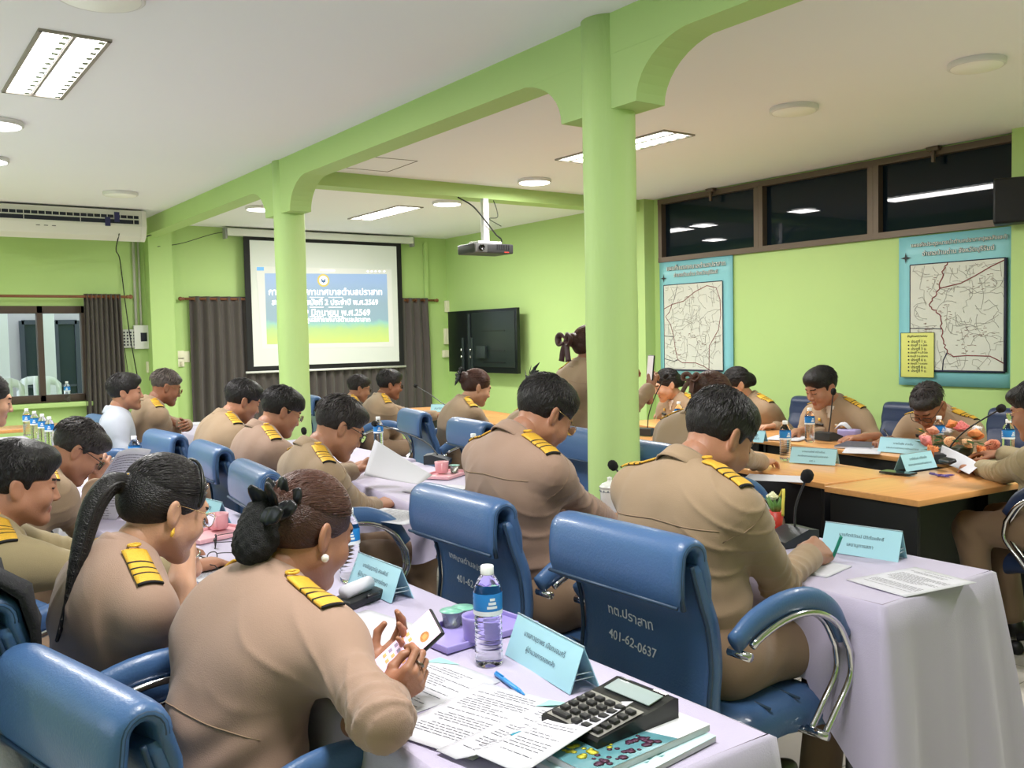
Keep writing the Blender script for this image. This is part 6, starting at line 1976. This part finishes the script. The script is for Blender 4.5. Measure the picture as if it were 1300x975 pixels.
# flowers, tissues and the like
fl_ = thing('flower_arrangement', 'low arrangement of peach and orange roses on the wooden table', 'flowers', tuple(at_z(1212, 580, TZ + .004)))
MB().lathe([(.06, 0), (.09, .02), (.10, .06), (.08, .06), (0, .05)], 20).build('bowl', mat('dark bowl', srgb(60, 70, 60), .4), fl_)
rnd = random.Random(12)
rosem = [mat('rose peach', srgb(244, 178, 150), .6), mat('rose orange', srgb(240, 150, 92), .6), mat('rose pink', srgb(240, 150, 148), .6), mat('rose cream', srgb(246, 204, 160), .6), mat('petal white', srgb(236, 232, 232), .6)]
def rose_mb(r):
    m = MB()
    for L_ in range(5):
        n = 3 + L_; k_ = L_ / 4
        for i in range(n):
            a0 = 2 * PI * i / n + L_ * .9; P = []
            for k in range(7):
                f = k / 6; row = []
                for j in range(7):
                    s_ = j / 6 - .5; a = a0 + s_ * (2.0 * PI / n) * 1.35
                    rad = r * ((.16 + .62 * k_) * (.45 + .55 * math.sin(f * 1.9)) + .30 * k_ * max(0, f - .6))
                    zz = r * (-.55 + f * (1.15 - .50 * k_) - .10 * k_ * f * f - .55 * s_ * s_ * f) + .05 * r * math.sin(i + L_)
                    row.append((rad * math.cos(a), rad * math.sin(a), zz))
                P.append(row)
            m.grid(P, 0)
    return m
rows_ = [(-.17, -.02, .10, 2), (-.10, .05, .15, 0), (-.02, .00, .19, 1), (.06, .05, .17, 2), (-.06, -.08, .10, 3), (.03, -.09, .09, 3), (.11, -.02, .13, 1), (.15, .06, .15, 4), (-.13, .08, .11, 0), (.18, -.06, .07, 0), (.0, .09, .14, 4), (.10, -.11, .05, 1), (-.16, -.09, .05, 1)]
Rv = Matrix.Rotation(math.atan2(cr.y, cr.x), 4, 'Z')
for i, (a, b_, c_, k) in enumerate(rows_):
    o = rose_mb(.040 + .010 * (i % 3 == 0)).build('rose', rosem[k], fl_, fixn=False, thick=.001)
    o.matrix_local = Matrix.Translation(Rv @ Vector((a, b_, c_))) @ Euler((b_ * -4 + .4, a * 3, i)).to_matrix().to_4x4()
lf = MB()
for i in range(34):
    a = rnd.uniform(0, 2 * PI); r_ = rnd.uniform(.05, .19); z_ = rnd.uniform(.03, .13); d = Vector((math.cos(a), math.sin(a), rnd.uniform(-.3, .4))).normalized(); s_ = d.cross(Vector((0, 0, 1))).normalized(); p0 = Vector((r_ * math.cos(a), r_ * math.sin(a), z_)); L_ = rnd.uniform(.05, .085)
    lf.add([p0, p0 + d * L_ * .5 + s_ * .018, p0 + d * L_, p0 + d * L_ * .5 - s_ * .018], [(0, 1, 2, 3)])
lf.build('foliage', mat('dark leaves', srgb(44, 78, 40), .5), fl_, fixn=False, thick=.001)
bq = at_y(985, 640, -2.66); BQ = .74; rb = thing('rose_bouquet', 'small white rose with yellow and red wrapping beside the writing man’s collar', 'flowers', (bq.x, bq.y, TZ + .005))
MB().lathe([(.030, 0), (.028, .06), (.040, .13), (.036, .13), (0, .10)], 14).build('wrapper', mat('red wrapper', srgb(190, 60, 48), .4), rb)
o = rose_mb(.034).build('rose', mat('white rose', srgb(240, 240, 205), .6), rb, fixn=False, thick=.001); o.location = (.02, 0, .20)
m = MB()
for i in range(9):
    a = i * .7; m.tube([(0, 0, .10), (.02 * math.cos(a), .02 * math.sin(a), .15), (.045 * math.cos(a), .045 * math.sin(a), .185 + .01 * (i % 3))], [.004, .012, .002], 6, flat=.3)
m.build('foliage', mat('fresh leaves', srgb(96, 140, 70), .5), rb)
MB().tube(catmull([(-.04, 0, .11), (-.05, .01, .17), (-.045, 0, .24), (-.02, 0, .20)], 5), [.007] * 16, 8, flat=.25).build('ribbon', mat('yellow ribbon', srgb(228, 214, 96), .45), rb)
rb.scale = (BQ, BQ, BQ)
tsb = at_z(1078, 556, TZ + .005); ts = thing('tissue_pack', 'purple tissue pack with white tissue before the man between the maps', 'tissues', tuple(tsb), R(10))
MB().box((0, 0, .03), (.13, .09, .06), bev=.01).build('pack', mat('lilac wrap', srgb(160, 150, 200), .4), ts)
m = MB(); P = [[(-.05 + .1 * i / 6 + .04, -.03 + .06 * j / 5, .058 + .035 * math.sin(PI * i / 6) * (1 + .4 * math.sin(j * 2)) ) for j in range(6)] for i in range(7)]; m.grid(P, 0); m.build('tissue', paper_m, ts, thick=.002)
bk = at_z(1090, 566, TZ + .005); booklet('dark covered booklet under the white sheet by the tissue pack', bk.x, bk.y, 20, TZ + .002, .22, .30, .012, lambda t, w, l, th: MB().box((0, 0, th + .0012), (w, l, .002)).build('cover', mat('navy cover', srgb(70, 74, 96), .4), t))
ho = at_z(1215, 583, .80)
tag(MB().box((0, 0, 0), (.045, .10, .02), bev=.008).build('remote_control', mat('black plastic', srgb(24, 25, 28), .45)), 'black remote in the hand of the man at the right edge', 'remote').matrix_world = Matrix.Translation(at_z(1203, 585, .815)) @ Euler((0, R(20), R(60))).to_matrix().to_4x4()
for i, (u, v) in enumerate(((832, 563), (848, 565))):
    p = at_z(u, v, TZ + .004); t = thing('snack_plate', ['left', 'right'][i] + ' of the small snack plates right of the near column', 'plate', tuple(p), 0, 'snack plates')
    MB().lathe([(.04, 0), (.065, .010), (.066, .012), (.04, .004), (0, .003)], 20).build('plate', wpz, t)
    for k in range(3): MB().box((.02 * math.cos(k * 2.1), .02 * math.sin(k * 2.1), .014), (.03, .02, .016), bev=.006).build('snack', mat('snack wrap', srgb(170, 200, 206) if k else srgb(214, 150, 110), .4), t)
jk = thing('draped_jacket', 'black jacket hung over the chair back at the left edge', 'jacket', (2.365, -.205, -.005), R(4))
m = MB(); P = []
for i in range(13):
    x = -.27 + .54 * i / 12; row = []
    for k, (y, z) in enumerate(((-.06, .80), (-.07, .92), (-.05, 1.00), (0, 1.035), (.06, 1.01), (.10, .92), (.11, .78), (.10, .62), (.09, .50))):
        row.append((x * (1 + .03 * math.sin(k)), y + .012 * math.sin(i * 1.9 + k), z + .010 * math.sin(i * 1.1)))
    P.append(row)
m.grid(P, 0); m.build('jacket_body', mat('black wool', srgb(28, 28, 32), .85, bump=.3, bscale=200), jk, thick=.02)
m = MB().tube(catmull([(-.24, .10, .95), (-.27, .12, .78), (-.25, .10, .60)], 5), [.055, .055, .054, .053, .052, .052, .051, .05, .05, .05, .048], 10); m.build('sleeve', mat('black wool', srgb(28, 28, 32), .85), jk)
# jewellery and fittings worn by the nearest people
pearl = mat('pearl', srgb(235, 228, 220), .15, coat=.6)
for s in (-1, 1):
    o = MB().lathe([(0, -.009), (.006, -.007), (.009, 0), (.006, .007), (0, .009)], 14).build('pearl_earring', pearl, A['root']); o.matrix_local = A['HM'] @ Matrix.Translation((s * .084, .004, -.062))
o = MB().lathe([(.0, -.012), (.004, -.01), (.005, 0), (.0, .012)], 8).build('gold_earring', GOLD(), B_['root']); o.matrix_local = B_['HM'] @ Matrix.Translation((-.084, .006, -.062))
m = MB().tube([(.070 * math.cos(t_), .018 + .070 * math.sin(t_) * 0, 0) for t_ in [0]], .002, 4) if False else MB()
band = [(.0855 * math.sin(t_), -.035 + .012 * math.cos(t_), .028 + .0945 * math.cos(t_)) for t_ in [R(-100) + R(200) * i / 24 for i in range(25)]]
m.tube(band, .0042, 8); o = m.build('hairband', mat('black band', srgb(14, 14, 15), .3), B_['root']); o.matrix_local = B_['HM']
m = MB()
for i in range(26):
    a = 2 * PI * i / 26; m.lathe([(0, -.004), (.005, 0), (0, .004)], 6, i % 2, Matrix.Translation((.020 * math.cos(a), .118 + .006 * (i % 3 - 1), .020 + .020 * math.sin(a))))
o = m.build('hair_tie', [GOLD(), BLACKC()], B_['root']); o.matrix_local = B_['HM']
for s_, P_ in ((1, B_),):
    o = MB().lathe([(.033, -.004), (.0365, 0), (.033, .004), (.031, 0), (.033, -.004)], 24, close=False).build('bracelet', mat('silver', srgb(214, 206, 190), .2, metal=.9), P_['root'])
    o.matrix_local = P_['HF'][s_] @ Matrix.Translation((0, -.035, 0)) @ Euler((R(90), 0, 0)).to_matrix().to_4x4()
o = MB().lathe([(.0095, -.003), (.0120, 0), (.0095, .003)], 14, close=False).build('ring', mat('dark silver', srgb(110, 100, 90), .3, metal=.8), A['root'])
o.matrix_local = A['HF'][-1] @ Matrix.Translation((-.0105, .110, -.012)) @ Euler((R(60), 0, 0)).to_matrix().to_4x4()
# bun net, clips and bow
net = mat('black net', srgb(15, 15, 16), .7, bump=.8, bscale=420)
s = Solid(); s.ell((.010, .118, -.030), (.052, .048, .066)); s.ell((.008, .128, -.078), (.044, .036, .040), k=.03)
V_, Q_ = polygonize(s, .005); V_ = V_ + vnormals(V_, Q_) * (.0022 * np.sin(V_[:, 0] * 260) * np.sin(V_[:, 2] * 240))[:, None]
o = np_mesh('bun_net', V_, Q_, [net], None, A['root']); o.matrix_local = A['HM']
s = Solid()
for k, (x_, y_, z_, rx_, ry_, rz_) in enumerate(((-.040, .096, .038, 20, -40, 10), (-.012, .108, .052, 30, -8, 0), (.022, .108, .046, 30, 30, -10), (-.050, .120, .010, 10, -60, 20), (-.026, .146, .034, 50, -20, 0), (.006, .152, .024, 55, 20, 10), (-.046, .146, -.010, 30, -60, 40))):
    s.ell((x_, y_, z_), (.020, .0075, .034), Euler((R(-rx_), R(ry_), R(rz_))).to_matrix(), k=.005)
V_, Q_ = polygonize(s, .0035); V_ = V_ + vnormals(V_, Q_) * (.0010 * np.sin(V_[:, 0] * 330 + V_[:, 2] * 120))[:, None]
o = np_mesh('net_bow', V_, Q_, [mat('black satin', srgb(24, 24, 27), .35)], None, A['root']); o.matrix_local = A['HM']
def hair_bow(P_, m_, sc, at_):
    m = MB()
    for s in (-1, 1):
        m.tube(catmull([(0, 0, 0), (s * .04, .010, .022), (s * .075, .012, .008), (s * .055, .010, -.022), (0, 0, -.006)], 5), [.004] + [.016] * 19 + [.004], 8, flat=.45)
        m.tube(catmull([(0, 0, 0), (s * .025, .006, -.05), (s * .04, .004, -.10)], 5), [.006] + [.014] * 9 + [.016], 8, flat=.25)
    m.lathe([(0, -.014), (.014, -.008), (.014, .008), (0, .014)], 10)
    o = m.build('hair_bow', m_, P_['root']); o.matrix_local = P_['HM'] @ Matrix.Translation(at_) @ Matrix.Scale(sc, 4)
hair_bow(W3, mat('maroon satin', srgb(62, 34, 36), .5), 1.35, (0, .165, .02))
hair_bow(W4, mat('brown bow', srgb(84, 52, 42), .5), .8, (.0, .160, .03))
m = MB()
for i in range(16):
    a = i * 2.4; r_ = .012 + .003 * i; m.tube([(0, .15, .03), (r_ * math.cos(a), .165, .03 + r_ * math.sin(a)), (1.5 * r_ * math.cos(a + .4), .155, .03 + 1.5 * r_ * math.sin(a + .4))], [.004, .012, .003], 6, flat=.3)
o = m.build('hair_flower', mat('black ribbon', srgb(22, 22, 26), .4), W1['root']); o.matrix_local = W1['HM']
m = MB()
for i in range(22):
    a = i * 2.4; r_ = .010 + .0028 * i; m.tube([(0, .13, .06), (r_ * math.cos(a), .150, .06 + r_ * math.sin(a)), (1.7 * r_ * math.cos(a + .3), .150, .06 + 1.7 * r_ * math.sin(a + .3))], [.005, .011, .002], 6, flat=.4)
o = m.build('hair_flower', mat('black ribbon', srgb(22, 22, 26), .4), W2['root']); o.matrix_local = W2['HM']
